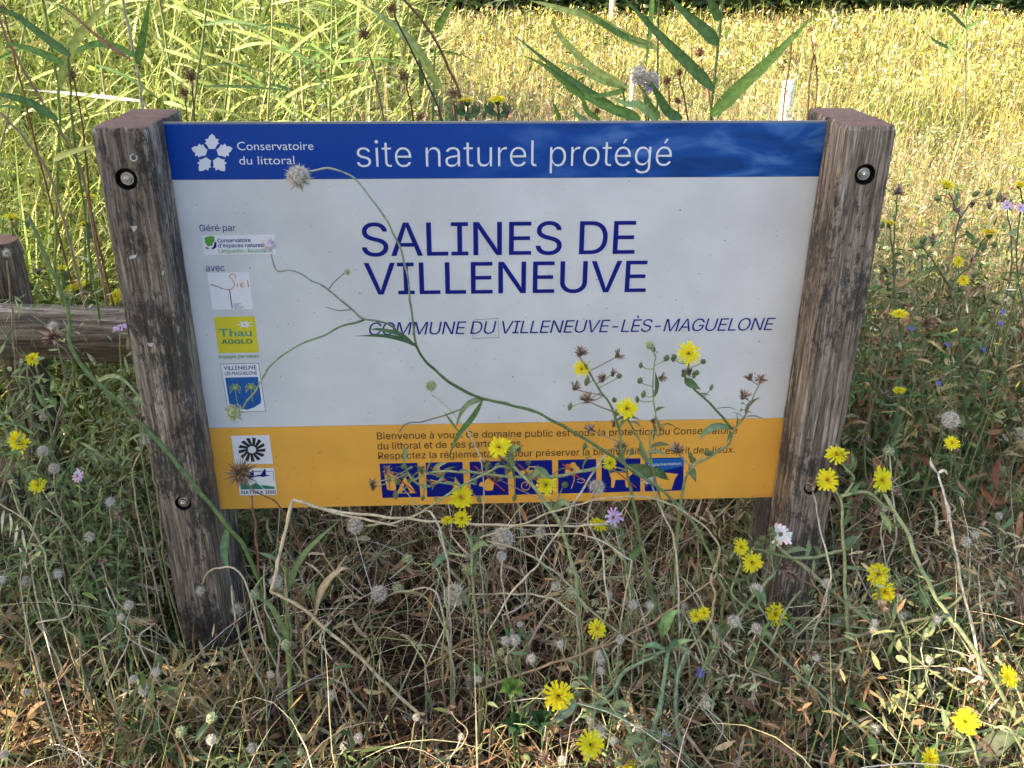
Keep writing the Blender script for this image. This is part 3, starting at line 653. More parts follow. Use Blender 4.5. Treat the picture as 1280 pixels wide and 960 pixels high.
# ------------------------------------------------------------------ masses of vegetation
STRAW = [(.42, .34, .17), (.50, .42, .24), (.34, .26, .13), (.46, .40, .17)]
GREEN = [(.13, .20, .045), (.19, .25, .06), (.10, .16, .05), (.24, .29, .08)]
YGRN = [(.40, .40, .11), (.48, .45, .13), (.33, .36, .09), (.52, .46, .18)]
BROWN = [(.22, .12, .055), (.30, .18, .09), (.15, .08, .04), (.40, .27, .15)]
GREY = [(.12, .18, .06), (.17, .22, .08), (.09, .15, .05), (.24, .27, .12)]
def clear_of_sign(P, strict=True):
    """keep blades that do not pass through the sign nor hang before the board"""
    t = P[:, -1]; m_ = P[:, P.shape[1] // 2]; keep = np.ones(len(P), bool)
    for q in (P[:, 1], m_, t, (t + m_) / 2):
        keep &= ~((np.abs(q[:, 0]) < .72) & (q[:, 1] > -.13) & (q[:, 1] < .13) & ((q[:, 2] > .36) | (np.abs(q[:, 0]) > .58)))
    for q in (t, m_):
        u, v = proj(q)
        keep &= ~((q[:, 1] < .05) & (u > 180) & (u < 1060) & (v < 625 + (rng.uniform(0, 45, len(P)) if strict else 0)))
        keep &= ~((q[:, 1] < -.05) & (((u > 110 + (v - 150) * .18) & (u < 230 + (v - 150) * .15)) | ((u > 960 - 0 * v) & (u < 1120 - (v - 150) * .2))) & (v < 560))
    for q in (t, m_, (t + m_) / 2, (P[:, 0] + m_) / 2):     # the feet of the posts stay in view
        u, v = proj(q); keep &= ~((q[:, 1] < -.06) & (v < 775 + rng.uniform(-40, 40, len(P))) & (((u > 118 + (v - 150) * .175) & (u < 238 + (v - 150) * .10)) | ((u > 950) & (u < 1108 - (v - 150) * .17) & (v < 740))) & (rng.random(len(P)) < .93))
    dc = np.linalg.norm(t - np.array(CAM), axis=1); keep &= dc > .62; keep &= ~((m_[:, 1] < -.30) & (t[:, 2] > .26) & (rng.random(len(P)) < .72))
    return keep
def mass(name, label, mat, specs, cat, filt=True):
    parts = []
    for sp_ in specs:
        base, az, lean, curl, L, W, segs, c, prof = sp_[:9]; tip = sp_[9] if len(sp_) > 9 else None; kink = sp_[10] if len(sp_) > 10 else None
        V_, F_, C_, P_ = batch(base, az, lean, curl, L, W, segs, c, prof, tip, None, kink)
        if filt:
            k = clear_of_sign(P_); nv = (segs + 1) * 2
            V_ = V_.reshape(len(base), nv, 3)[k].reshape(-1, 3); C_ = C_.reshape(len(base), nv, 3)[k].reshape(-1, 3); F_ = F_[:segs * int(k.sum())]
        parts.append((V_, F_, C_))
    V_, F_, C_ = merge(parts)
    return tag(link(name, mesh_np(name, V_, F_, C_), mat), label, cat, None, 'stuff')
def spread(N, x0, x1, y0, y1, pw=1.):
    """scatter between y0 and y1 inside a wedge that widens with distance"""
    y = y0 + (y1 - y0) * rng.uniform(0, 1, N) ** pw; d = (y - CAM.y); x = (U(x0, x1, N)) * d * .62 + d * .05
    return np.stack([x, y, np.zeros(N)], 1)
# dry litter and broken stalks close to the ground
N = 9500; b0 = np.stack([U(-1.7, 1.7, N), U(-1.0, 1.5, N), U(0, .2, N) ** 1.0], 1); sd0 = U(0, 6.28, N)
lit = (b0, sd0, U(.7, 2.2, N), U(-.9, 1.2, N), U(.06, .24, N), U(.0025, .0085, N), 4, pal(N, BROWN + [(.50, .37, .20), (.66, .54, .32)], .35, [.2, .16, .28, .12, .12, .12]), 'grass', None, U(-1.6, 1.6, N))
N = 6200; b1 = np.stack([U(-1.6, 1.6, N), U(-.8, 1.5, N), U(0, .1, N)], 1)
stk = (b1, U(0, 6.28, N), U(.1, 1.5, N), U(-1.3, 1.5, N), U(.15, .48, N), U(.0018, .005, N), 6, pal(N, STRAW + BROWN + [(.80, .70, .50)], .3, [.14, .14, .10, .08, .12, .10, .08, .08, .16]), 'stalk', None, U(-1.0, 1.0, N))
N = 9000; tx = U(-1.6, 1.6, 260); ty = U(-.9, 1.2, 260); ti = rng.integers(0, 260, N); th2 = U(.05, .3, 260)
tuft = (np.stack([tx[ti] + rng.normal(0, .03, N), ty[ti] + rng.normal(0, .03, N), th2[ti] * U(.3, 1.1, N)], 1), U(0, 6.28, N), U(.2, 2.6, N), U(-1.2, 1.6, N), U(.02, .075, N), U(.003, .009, N), 4, pal(260, [(.60, .43, .24), (.34, .20, .11), (.74, .62, .42), (.20, .12, .07)], .2)[ti] * U(.7, 1.2, (N, 1)), 'leaf', None, U(-1.5, 1.5, N))
N = 13000   # low litter, coloured dark to stand for the deep shade under the stalks
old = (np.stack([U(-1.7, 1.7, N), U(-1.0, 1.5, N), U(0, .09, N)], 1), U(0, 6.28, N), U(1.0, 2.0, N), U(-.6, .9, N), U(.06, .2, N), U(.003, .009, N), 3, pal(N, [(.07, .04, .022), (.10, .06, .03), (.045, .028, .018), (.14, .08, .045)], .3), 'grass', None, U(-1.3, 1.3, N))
N = 650; xb = U(-1.5, 1.5, N); yb = U(-.75, .5, N)   # bleached fine stalks arching over the rest
arc = (np.stack([xb, yb, U(0, .12, N)], 1), U(0, 6.28, N), U(.0, .8, N), U(.5, 2.4, N), U(.3, .62, N), U(.0016, .0034, N), 9, pal(N, [(.80, .70, .50), (.62, .58, .34), (.70, .52, .32), (.42, .46, .22), (.84, .78, .62)], .2), 'stalk', None, U(-1.6, 1.6, N))
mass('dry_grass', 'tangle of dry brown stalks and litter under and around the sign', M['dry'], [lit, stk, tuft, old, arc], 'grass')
# green grass and herbs close to the sign
N = 12000; x = U(-1.7, 1.7, N); y = U(-.95, 1.6, N); k = (patchy(x, y, 2.2, 3) + np.where(x < -.45, .40, np.where(x > .35, .30, -.30)) + .15 * (y > .4)) > 0; x, y = x[k], y[k]; N = len(x)
gr = (np.stack([x, y, 0 * x], 1), U(0, 6.28, N), U(.05, 1.2, N), U(-.4, 1.6, N), U(.14, .48, N), U(.002, .0065, N), 6, pal(N, GREY + GREEN[:2] + [(.3, .3, .12)], .25), 'grass', pal(N, [(.40, .38, .16), (.16, .2, .08)]), U(-.8, .8, N))
def herb(N, K, x0, x1, y0, y1, h0, h1, ok, cols, ls=(.02, .055), lw=(.005, .014), sp=.045):
    """clumps of small leaves up and down short stems"""
    cx_ = U(x0, x1, K); cy2 = U(y0, y1, K); kk = ok(cx_, cy2); cx_, cy2 = cx_[kk], cy2[kk]; K = len(cx_); hg = U(h0, h1, K); ci = rng.integers(0, K, N); t = U(.05, 1.0, N); ax = U(0, 6.28, K); ln = U(0, .35, K)
    bx = cx_[ci] + np.cos(ax[ci]) * ln[ci] * t * hg[ci] + rng.normal(0, sp, N) * .6; by = cy2[ci] + np.sin(ax[ci]) * ln[ci] * t * hg[ci] + rng.normal(0, sp, N) * .6
    lf = (np.stack([bx, by, hg[ci] * t], 1), U(0, 6.28, N), U(.3, 2.0, N), U(-.3, 1.0, N), U(*ls, N), U(*lw, N), 3, pal(K, cols, .2)[ci] * U(.75, 1.25, (N, 1)), 'leaf')
    st = (np.stack([cx_, cy2, 0 * cx_], 1), ax, ln, U(-.1, .4, K), hg * 1.05, U(.002, .004, K), 7, pal(K, [(.30, .34, .17), (.40, .36, .22), (.20, .25, .11)], .2), 'stalk', None, U(-.9, .9, K))
    return lf, st
HC = [(.10, .16, .05), (.16, .21, .075), (.07, .12, .035), (.26, .28, .11), (.36, .28, .13), (.24, .14, .07)]
l1, s1 = herb(24000, 380, -1.7, 1.8, -.9, 1.5, .08, .42, lambda a, b: (patchy(a, b, 1.7, 9) + np.where(a > .45, .55, np.where(a < -.55, .12, -.38)) + np.where((b < -.15) & (a > .15), .35, 0)) > 0, HC)
l2, s2 = herb(46000, 420, .62, 2.4, .2, 1.7, .35, .76, lambda a, b: b > .2, HC + [(.32, .33, .16)])
l3, s3 = herb(9000, 110, -2.2, -.7, .35, 1.2, .3, .68, lambda a, b: b > .2, [(.26, .32, .09), (.16, .24, .06), (.38, .40, .14)])
l4, s4 = herb(20000, 330, -1.6, 1.6, -.9, .0, .16, .46, lambda a, b: (patchy(a, b, 2.0, 50) + np.where(a > .15, .30, -.42) + np.where(a < -.5, .5, 0)) > 0, [(.28, .32, .15), (.36, .38, .22), (.46, .37, .20), (.40, .30, .15), (.19, .23, .09), (.30, .18, .09)], (.012, .040), (.003, .008), .05)
l5, s5 = herb(15000, 150, -1.9, -.74, -.25, .30, .42, .92, lambda a, b: a < -.7, [(.26, .32, .12), (.17, .24, .08), (.34, .33, .2)], (.015, .045), (.003, .009), .05)
mass('undergrowth', 'green grass blades and small leaved herbs growing round the sign', M['grass'], [gr, l1, s1, l2, s2, l3, s3, l4, s4, l5, s5], 'undergrowth')
# dry seeding weeds behind the board and beside the right post
N = 9000; y = .3 + 4.2 * U(0, 1, N) ** .9; x = U(-.75, 2.3, N) * (.6 + .3 * y) + .1 * y; hgt = np.clip((1.526 - (y + 1.76) * .155) * np.where(x > .62 + .35 * y, U(.4, .85, N), U(.74, 1.16, N)), .3, 1.3)
ws = (np.stack([x, y, 0 * x], 1), U(0, 6.28, N), U(0, .35, N), U(-.3, .8, N), hgt, U(.002, .0045, N), 7, pal(N, [(.42, .35, .17), (.26, .20, .10), (.24, .13, .07), (.17, .23, .07), (.55, .47, .30)], .25), 'stalk', None, U(-.8, .8, N))
N = 44000; ci = rng.integers(0, 9000, N); t = U(.5, 1.02, N)
wh = (np.stack([x[ci] + rng.normal(0, .05, N), y[ci] + rng.normal(0, .05, N), hgt[ci] * t], 1), U(0, 6.28, N), U(0, 2.6, N), U(-.8, .8, N), U(.008, .030, N), U(.003, .009, N), 3, pal(N, [(.46, .35, .21), (.66, .58, .40), (.28, .15, .08), (.15, .21, .05), (.56, .46, .08), (.46, .29, .22), (.07, .11, .035)], .25, [.16, .09, .17, .24, .11, .09, .14]), 'leaf')
mass('seeding_weeds', 'dry seeding weeds standing close behind the board and the right post', M['grass'], [ws, wh], 'weeds')
# brown withered dock leaves at the right
N = 900; x = U(.66, 1.7, N); y = U(.0, 1.2, N)
dk = (np.stack([x, y, U(.05, .45, N)], 1), U(0, 6.28, N), U(1.6, 3.1, N), U(-.6, 1.2, N), U(.03, .085, N), U(.008, .020, N), 4, pal(N, [(.26, .11, .05), (.18, .08, .045), (.34, .17, .08)]), 'leaf', None, U(-1, 1, N))
N = 900; x = U(-.6, .8, N); y = U(-.7, .3, N)
dk2 = (np.stack([x, y, U(.02, .24, N)], 1), U(0, 6.28, N), U(1.2, 2.8, N), U(-1.2, 1.4, N), U(.025, .07, N), U(.006, .014, N), 4, pal(N, [(.32, .18, .09), (.20, .11, .06), (.46, .34, .19)]), 'leaf', None, U(-1, 1, N))
mass('withered_leaves', 'curled rust brown dead leaves among the herbs', M['dry'], [dk, dk2], 'dead leaves')

# sunlit meadow beyond
def lod(y): return np.maximum(.0022, .0013 * (y - CAM.y))
N = 170000; b2 = spread(N, -1.15, 1.25, 1.15, 16.5, 1.45); yy = b2[:, 1]; xx = b2[:, 0]
k = ~((xx < -.3 - .10 * (yy - 1)) & (yy < 6) & (rng.random(N) < .55)); b2 = b2[k]; yy = yy[k]; xx = xx[k]; N = len(b2)
pz = patchy(xx[:N], yy[:N], .55, 20); pz2 = patchy(xx, yy, 2.1, 31); hh = (.34 + .2 * pz + .14 * pz2) * np.clip(.75 + (yy - 1.1) * .12, .7, 1.15)
c = pal(N, [(.54, .44, .13), (.64, .54, .21), (.42, .39, .09), (.15, .19, .045), (.20, .12, .05), (.09, .10, .035), (.68, .60, .30)], .22, [.22, .18, .16, .14, .11, .11, .08]); c *= .74; c *= (1 + .9 * pz2)[:, None]; gk = (patchy(xx, yy, 1.3, 77) > .12)[:, None] & (rng.random(N) < .7)[:, None]; c = np.where(gk, c * np.array([.55, .72, .5]), c); c = np.clip(c, .02, .7)
md_ = (b2, U(0, 6.28, N), U(.0, .55, N), U(-.2, 1.1, N), hh * U(.55, 1.15, N), lod(yy) * U(.6, 1.5, N), 3, c, 'grass', np.clip(c * 1.15, 0, .9))
# seed heads and small leaves carried near the top of the sward
N = 90000; b3 = spread(N, -1.15, 1.25, 1.1, 16.3, 1.5); yy = b3[:, 1]; b3[:, 2] = (.34 + .14 * patchy(b3[:, 0], yy, .55, 20)) * U(.45, 1.12, N) * np.clip(.75 + (yy - 1.1) * .12, .7, 1.15)
sz = np.maximum(.005, .0023 * (yy - CAM.y)) * U(.5, 1.3, N)
sh_ = (b3, U(0, 6.28, N), U(.2, 2.2, N), U(-.5, .5, N), sz * 1.9, sz * .75, 2, pal(N, [(.56, .46, .19), (.36, .37, .08), (.62, .50, .05), (.30, .17, .09), (.70, .64, .44), (.09, .12, .03)], .2, [.24, .18, .12, .15, .09, .22]), 'leaf')
mass('meadow_grass', 'sunlit straw yellow meadow behind the sign', M['grass'], [md_, sh_], 'grass')
# mass of reeds and tall grass at the left, sunlit
if 1: pass
def reedspots(N):
    y = .75 + 5.2 * rng.uniform(0, 1, N) ** 1.3; edge = -.28 - .02 * (y - .7) + .16 * patchy(y, y * 0, 1.1, 4); x = edge - rng.uniform(0, 1, N) ** .9 * (1.3 + .45 * (y - .3)); return x, y
N = 72000; x, y = reedspots(N); zb_ = U(.0, 1.0, N) * np.clip(.55 + (y - .7) * .3, .5, 1.25); az_ = rng.normal(-.35, 1.1, N) + np.where(rng.random(N) < .3, math.pi, 0)
rl = (np.stack([x, y, zb_], 1), az_, U(.15, 1.7, N), U(-.2, 1.2, N), U(.14, .46, N), np.maximum(.004, .0021 * (y + 1.76)) * U(.4, 2.4, N), 5, pal(N, [(.19, .27, .045), (.32, .39, .08), (.09, .15, .03), (.46, .47, .14), (.58, .54, .26)], .3, [.26, .22, .30, .14, .08]), 'reed', pal(N, [(.42, .42, .14), (.24, .3, .07)]))
N = 9000; x, y = reedspots(N)
rs = (np.stack([x, y, 0 * x], 1), rng.normal(-.3, 1.3, N), U(.02, .5, N), U(-.1, .5, N), U(.5, 1.25, N) * np.clip(.6 + (y - .7) * .3, .55, 1.25), U(.003, .006, N), 5, pal(N, [(.40, .34, .17), (.30, .32, .10), (.46, .40, .25), (.28, .16, .10)], .2, [.3, .35, .2, .15]), 'stalk')
N = 26000; y = U(.8, 18, N); x = -1.9 - .42 * np.minimum(y, 6) - U(0, 1, N) * (3 + .75 * y)     # the stand goes on to the left and back
rl2 = (np.stack([x, y, U(0, 1.0, N)], 1), rng.normal(-.35, 1.2, N), U(.15, 1.5, N), U(-.2, 1.2, N), U(.25, .6, N), np.maximum(.012, .0040 * (y + 1.76)) * U(.5, 1.8, N), 4, pal(N, [(.19, .27, .045), (.32, .39, .08), (.09, .15, .03), (.46, .47, .14)], .3), 'reed', None)
mass('reed_bed', 'dense sunlit green and yellow reed blades filling the ground left of the sign', M['reed'], [rl, rs, rl2], 'reeds', True)
# reeds across the far edge of the meadow
N = 26000; y = U(16, 20, N); x = U(-14, 17, N)
fr_ = (np.stack([x, y, U(0, 1.4, N)], 1), U(0, 6.28, N), U(.05, .9, N), U(0, .9, N), U(.5, 1.3, N), U(.03, .07, N), 3, pal(N, [(.16, .22, .05), (.28, .33, .09), (.10, .15, .04), (.40, .38, .16)]), 'reed')
mass('far_reeds', 'band of taller green reeds at the far edge of the meadow', M['grass'], [fr_], 'reeds', False)
# dark leaves that paint in the shade at the foot of the far reeds
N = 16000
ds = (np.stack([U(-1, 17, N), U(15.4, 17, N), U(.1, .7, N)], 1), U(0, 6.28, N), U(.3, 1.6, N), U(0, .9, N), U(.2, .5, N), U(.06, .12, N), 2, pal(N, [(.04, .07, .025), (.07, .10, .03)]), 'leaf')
mass('far_reed_shade', 'dark leaves painting the shade at the foot of the far reeds', M['grass'], [ds], 'scrub', False)
# ------------------------------------------------------------------ heads of flowers (unit size, looking along +z)
GS = (.23, .27, .11); GP = (.34, .38, .19); GD = (.07, .13, .045); TAN = (.46, .36, .22); PALE = (.60, .55, .42); BRN = (.20, .12, .08); RBR = (.26, .12, .07); GB = (.25, .30, .12)
def h_yellow(seed, half=False):
    r_ = random.Random(seed); mb = MB(); Yc = (.84, .72, .025)
    for ring, (n_, r1, el) in enumerate(((17, 1.0, .10), (15, .82, .28), (11, .58, .5), (7, .34, .8))):
        for k in range(n_):
            g = 2 * math.pi * k / n_ + r_.uniform(-.12, .12) + ring * .2; rr = r1 * r_.uniform(.86, 1.08); w = .085; e_ = el + r_.uniform(-.12, .12)
            d = Vector((math.cos(g), math.sin(g), 0)); sd_ = Vector((-d.y, d.x, 0)); c = tuple(x * r_.uniform(.85, 1.1) for x in Yc)
            p0 = d * .10; p1 = d * rr * .6 + Vector((0, 0, rr * .6 * e_)); p2 = d * rr + Vector((0, 0, rr * e_ * .75))
            vs = [p0 - sd_ * w * .4, p0 + sd_ * w * .4, p1 - sd_ * w, p1 + sd_ * w, p2 - sd_ * w * 1.05, p2 - sd_ * w * .4 - d * .05, p2, p2 + sd_ * w * .4 - d * .05, p2 + sd_ * w * 1.05]
            mb.add(vs, [(0, 1, 3, 2), (2, 3, 8, 7, 6, 5, 4)], c)
    for k in range(16):
        g = r_.uniform(0, 6.28); q = r_.uniform(0, .22); mb.spike((q * math.cos(g), q * math.sin(g), .15), (q * 1.6 * math.cos(g), q * 1.6 * math.sin(g), .42), .03, (.70, .48, .02))
    for k in range(12):
        g = 2 * math.pi * k / 12; d = Vector((math.cos(g), math.sin(g), 0)); mb.ribbon([d * .1 + Vector((0, 0, -.55)), d * .27 + Vector((0, 0, -.28)), d * .40 + Vector((0, 0, .05))], .18, (.10, .16, .06), d, 'leaf')
    return mb.mesh('flower_head', False)
def h_dry(seed):
    r_ = random.Random(seed); mb = MB()
    for k in range(22):
        g = r_.uniform(0, 6.28); s_ = r_.uniform(.25, 1); d = Vector((math.cos(g) * s_, math.sin(g) * s_, .35 + .8 * (1 - s_))).normalized(); c = r_.choice([(.24, .15, .11), (.34, .23, .18), (.17, .10, .075), (.42, .31, .25)])
        p1 = d * .55 + Vector((0, 0, -.1)); p2 = d * r_.uniform(.8, 1.1) + Vector((math.cos(g), math.sin(g), -.4)) * .15
        mb.ribbon([Vector((0, 0, -.5)), p1, p2], r_.uniform(.2, .32), c, d, 'leaf', .3)
    mb.blob((0, 0, -.3), .33, .33, .4, (.16, .14, .07), 7, 5)
    return mb.mesh('dry_head', False)
def h_bristle(seed, c1, c2, n_=220, core=.55, ln=.5, squash=.85, thick=.022):
    r_ = random.Random(seed); mb = MB(); mb.blob((0, 0, 0), core, core, core * squash, c1, 9, 7, .16, c2)
    for k in range(n_):
        z = r_.uniform(-.95, 1); g = k * 2.39996; s_ = math.sqrt(1 - z * z); d = Vector((s_ * math.cos(g), s_ * math.sin(g), z * squash))
        j = Vector((r_.uniform(-.2, .2), r_.uniform(-.2, .2), r_.uniform(-.2, .2))); q = d * (core + ln * r_.uniform(.5, 1.1)) + j * ln
        mb.spike(d * core * .85, q, thick * r_.uniform(.8, 1.6), r_.choice([c1, c2]), c2)
        if k % 2 == 0:
            side = d.orthogonal().normalized() * .07; mb.add([d * (core + .07) - side, d * (core + .07) + side, d * (core + .20) + side * 1.2, d * (core + .20) - side * 1.2], [(0, 1, 2, 3)], c2)
    for k in range(6):
        g = k * 1.05; d = Vector((math.cos(g), math.sin(g), 0)); mb.ribbon([Vector((0, 0, -core * .8)), d * .5 + Vector((0, 0, -core)), d * .85 + Vector((0, 0, -core * 1.3))], .14, (.2, .24, .12), (0, 0, 1))
    return mb.mesh('seed_head', False)
def h_lilac(seed, c=(.56, .46, .62)):
    r_ = random.Random(seed); mb = MB()
    for ring, (n_, r1, el) in enumerate(((16, 1., .12), (14, .72, .4), (10, .42, .8))):
        for k in range(n_):
            g = 2 * math.pi * k / n_ + r_.uniform(-.2, .2); d = Vector((math.cos(g), math.sin(g), 0)); rr = r1 * r_.uniform(.75, 1.1); cc = tuple(min(.9, x * r_.uniform(.75, 1.25)) for x in c)
            mb.ribbon([d * .12, d * rr * .6 + Vector((0, 0, rr * el * .7)), d * rr + Vector((r_.uniform(-.1, .1), r_.uniform(-.1, .1), rr * el * .6))], .22, cc, (0, 0, 1), 'flat', .1)
    mb.blob((0, 0, -.12), .35, .35, .3, (.20, .24, .13), 8, 5); return mb.mesh('flower_head', False)
def h_thorn(seed):
    r_ = random.Random(seed); mb = MB(); mb.blob((0, 0, 0), .38, .38, .36, (.20, .10, .05), 8, 6, .2, (.30, .18, .08))
    for k in range(60):
        z = r_.uniform(-.6, 1); g = k * 2.4; s_ = math.sqrt(1 - z * z); d = Vector((s_ * math.cos(g), s_ * math.sin(g), z)); q = d * r_.uniform(.7, 1.15) + Vector((r_.uniform(-.1, .1), r_.uniform(-.1, .1), r_.uniform(-.1, .1)))
        mb.spike(d * .25, q, r_.uniform(.035, .07), r_.choice([(.16, .08, .05), (.28, .17, .09), (.36, .26, .14)]))
    return mb.mesh('thorny_head', False)
def h_bud(seed):
    mb = MB(); mb.blob((0, 0, 0), .36, .36, .85, (.26, .32, .16), 8, 6, .08)
    for k in range(9):
        g = k * .7; d = Vector((math.cos(g), math.sin(g), 0)); mb.ribbon([d * .25 + Vector((0, 0, -.7)), d * .45, d * .25 + Vector((0, 0, .95))], .22, (.20, .26, .12), d)
    mb.spike((0, 0, .6), (0, .1, 1.25), .15, (.34, .22, .17)); return mb.mesh('bud', False)
def h_barley(seed):
    r_ = random.Random(seed); mb = MB()
    for k in range(30):
        t = k / 30; p = Vector((.06 * (-1) ** k, .05 * math.sin(k), -.9 + 1.1 * t)); g = r_.uniform(0, 6.28); q = p + Vector((math.cos(g) * .32, math.sin(g) * .32, 1.1 * r_.uniform(.7, 1.1)))
        c = r_.choice([(.55, .43, .24), (.44, .32, .18), (.62, .52, .32)]); mb.spike(p, q, .018, c); mb.spike(p, p + (q - p) * .3, .07, c)
    return mb.mesh('awned_ear', False)
KIND = {'yellow': [h_yellow(s_) for s_ in (1, 2, 3, 4)], 'dry': [h_dry(s_) for s_ in (1, 2, 3, 4)],
        'bristle': [h_bristle(s_, (.42, .35, .27), (.78, .72, .62), thick=.03) for s_ in (1, 2)], 'green': [h_bristle(s_, (.30, .36, .15), (.55, .58, .36), 120, .62, .28, 1.0) for s_ in (3, 4)],
        'pink': [h_bristle(5, (.60, .50, .52), (.80, .72, .74), 90, .55, .35, .9, .05)], 'fluff': [h_bristle(6, (.68, .61, .50), (.86, .82, .74), 260, .22, .8, .9, .012)],
        'lilac': [h_lilac(1), h_lilac(2)], 'white': [h_lilac(3, (.80, .70, .66))], 'blue': [h_lilac(4, (.16, .17, .55))], 'thorn': [h_thorn(1), h_thorn(2), h_thorn(3)], 'bud': [h_bud(1)], 'barley': [h_barley(1), h_barley(2)]}
HN = {'yellow': 'flower_head', 'dry': 'dry_head', 'bristle': 'seed_head', 'green': 'seed_head', 'pink': 'seed_head', 'fluff': 'seed_head', 'lilac': 'flower_head', 'white': 'flower_head', 'blue': 'flower_head', 'thorn': 'thorny_head', 'bud': 'bud', 'barley': 'awned_ear'}
for ms in KIND.values():
    for me in ms:
        me.materials.append(M['petal'])
def depth_px(p): return (Vector(p) - CAM).dot(FW) / FPX
def face(kind, side):
    if kind == 'barley': d = Vector((rnd.uniform(-1, 1), -.2, rnd.uniform(.3, 1)))
    elif side: d = Vector((rnd.uniform(-.25, .25), rnd.uniform(-.3, .1), 1))
    else: d = Vector((rnd.uniform(-.6, .6), -1, rnd.uniform(.35, 1.5)))
    return d.normalized()
def head(kind, p, r_, root, side=False, d=None):
    me = rnd.choice(KIND[kind]); o = link(HN[kind], me, None, root); o.location = Vector(p) - root.location
    o.rotation_euler = (d or face(kind, side)).to_track_quat('Z', 'Y').to_euler(); o.rotation_euler.rotate_axis('Z', rnd.uniform(0, 6.28))
    o.scale = (r_, r_, r_ * rnd.uniform(.85, 1.1)); return o
_leafmeshes = []
for s_ in range(5):
    mb = MB(); rr_ = random.Random(s_); c = [(.12, .19, .075), (.16, .22, .10), (.09, .15, .06), (.19, .24, .12), (.14, .17, .07)][s_]
    mb.ribbon([Vector((.08 * math.sin(t * 3 + s_), t, .18 * math.sin(t * 2.6))) for t in np.linspace(0, 1, 7)], .24, c, (0, 0, 1), 'leaf', .3, None, .08); me = mb.mesh('leaf'); me.materials.append(M['plant']); _leafmeshes.append(me)
def plant(name, label, cat, group=None, stems=(), heads=(), leaves=(), small=0, root_drop=True, buds=0):
    """stems: (line, Y0, Y1, width px at the root, at the tip, colour); heads: (kind, u, v, Y, radius px[, side]); leaves: (line, Y0, Y1, width px, colour)"""
    L_ = [line(s_[0], s_[1], s_[2]) for s_ in stems]
    g0 = L_[0][0]; base = Vector((g0.x, g0.y + (.04 if root_drop else 0), 0))
    root = empty(name, base, label, cat, group); allp = []
    for i, (s_, P) in enumerate(zip(stems, L_)):
        if i == 0 and root_drop and P[0].z > .03: P = smooth_line([base + Vector((0, 0, -.03)), base.lerp(P[0], .6) + Vector((rnd.uniform(-.02, .02), 0, 0)), P[0]], 5)[:-1] + P
        k = depth_px(P[-1]); mb = MB(); P = [p + Vector((noise.noise(p * 35), noise.noise(p * 35 + Vector((9, 9, 9))), noise.noise(p * 35 + Vector((5, 5, 5))))) * .0035 for p in P]; mb.tube([p - base for p in P], s_[3] * .86 * k / 2, s_[4] * .86 * k / 2, s_[5], 6, s_[6] if len(s_) > 6 else None, .25); mb.obj('stem', M['plant'], root); allp += P
    for h in heads:
        p = at(h[1], h[2], h[3]); r_ = h[4] * depth_px(p) * (1.12 if h[0] == 'yellow' else 1); o = head(h[0], p, r_, root, len(h) > 5 and h[5])
        q = [a for a in allp if a.z < p.z - r_ * .8]
        if q:
            n0 = min(q, key=lambda a: (a - p).length)
            if min((a - p).length for a in allp) < r_ * 1.5: n0 = p
            if (n0 - p).length > r_ * .7 and (n0 - p).length < .30:
                mb = MB(); dn = (o.rotation_euler.to_matrix() @ Vector((0, 0, -1))) * r_ * .5; md_ = n0.lerp(p, .55) + dn * .9
                mb.tube([a - base for a in smooth_line([n0, md_, p + dn], 4)], r_ * .10, r_ * .08, GP if h[0] in ('yellow', 'bud', 'green', 'lilac') else (.32, .25, .17), 5); mb.obj('stem', M['plant'], root)
    for l_ in leaves:
        P = line(l_[0], l_[1], l_[2]); mb = MB(); nrm = (CAM - P[0]).normalized() + Vector((0, 0, .3)); mb.ribbon([p - base for p in P], l_[3] * depth_px(P[0]), l_[4], nrm, l_[5] if len(l_) > 5 else 'leaf', .3, l_[6] if len(l_) > 6 else None); mb.obj('leaf', M['plant'], root)
    for k in range(small):
        p = rnd.choice(allp); o = link('leaf', rnd.choice(_leafmeshes), None, root); o.location = p - base; s_ = rnd.uniform(.018, .05); o.scale = (s_, s_, s_)
        o.rotation_euler = (rnd.uniform(-.5, 1.3), rnd.uniform(-.7, .7), rnd.uniform(0, 6.28))
    for k in range(buds):
        h = rnd.choice(heads); p = at(h[1] + rnd.uniform(-24, 24), h[2] + rnd.uniform(2, 26), h[3] + .01); o = head(rnd.choice(['bud', 'bud', 'dry']), p, rnd.uniform(5, 8) * depth_px(p), root, True)
        q = min(allp, key=lambda a: (a - p).length); mb = MB(); mb.tube([a - base for a in smooth_line([q, q.lerp(p, .5) + Vector((0, 0, -.004)), p], 3)], .0011, .001, GP, 5); mb.obj('stem', M['plant'], root)
    return root
HOX = 'yellow oxtongue plants round the sign'
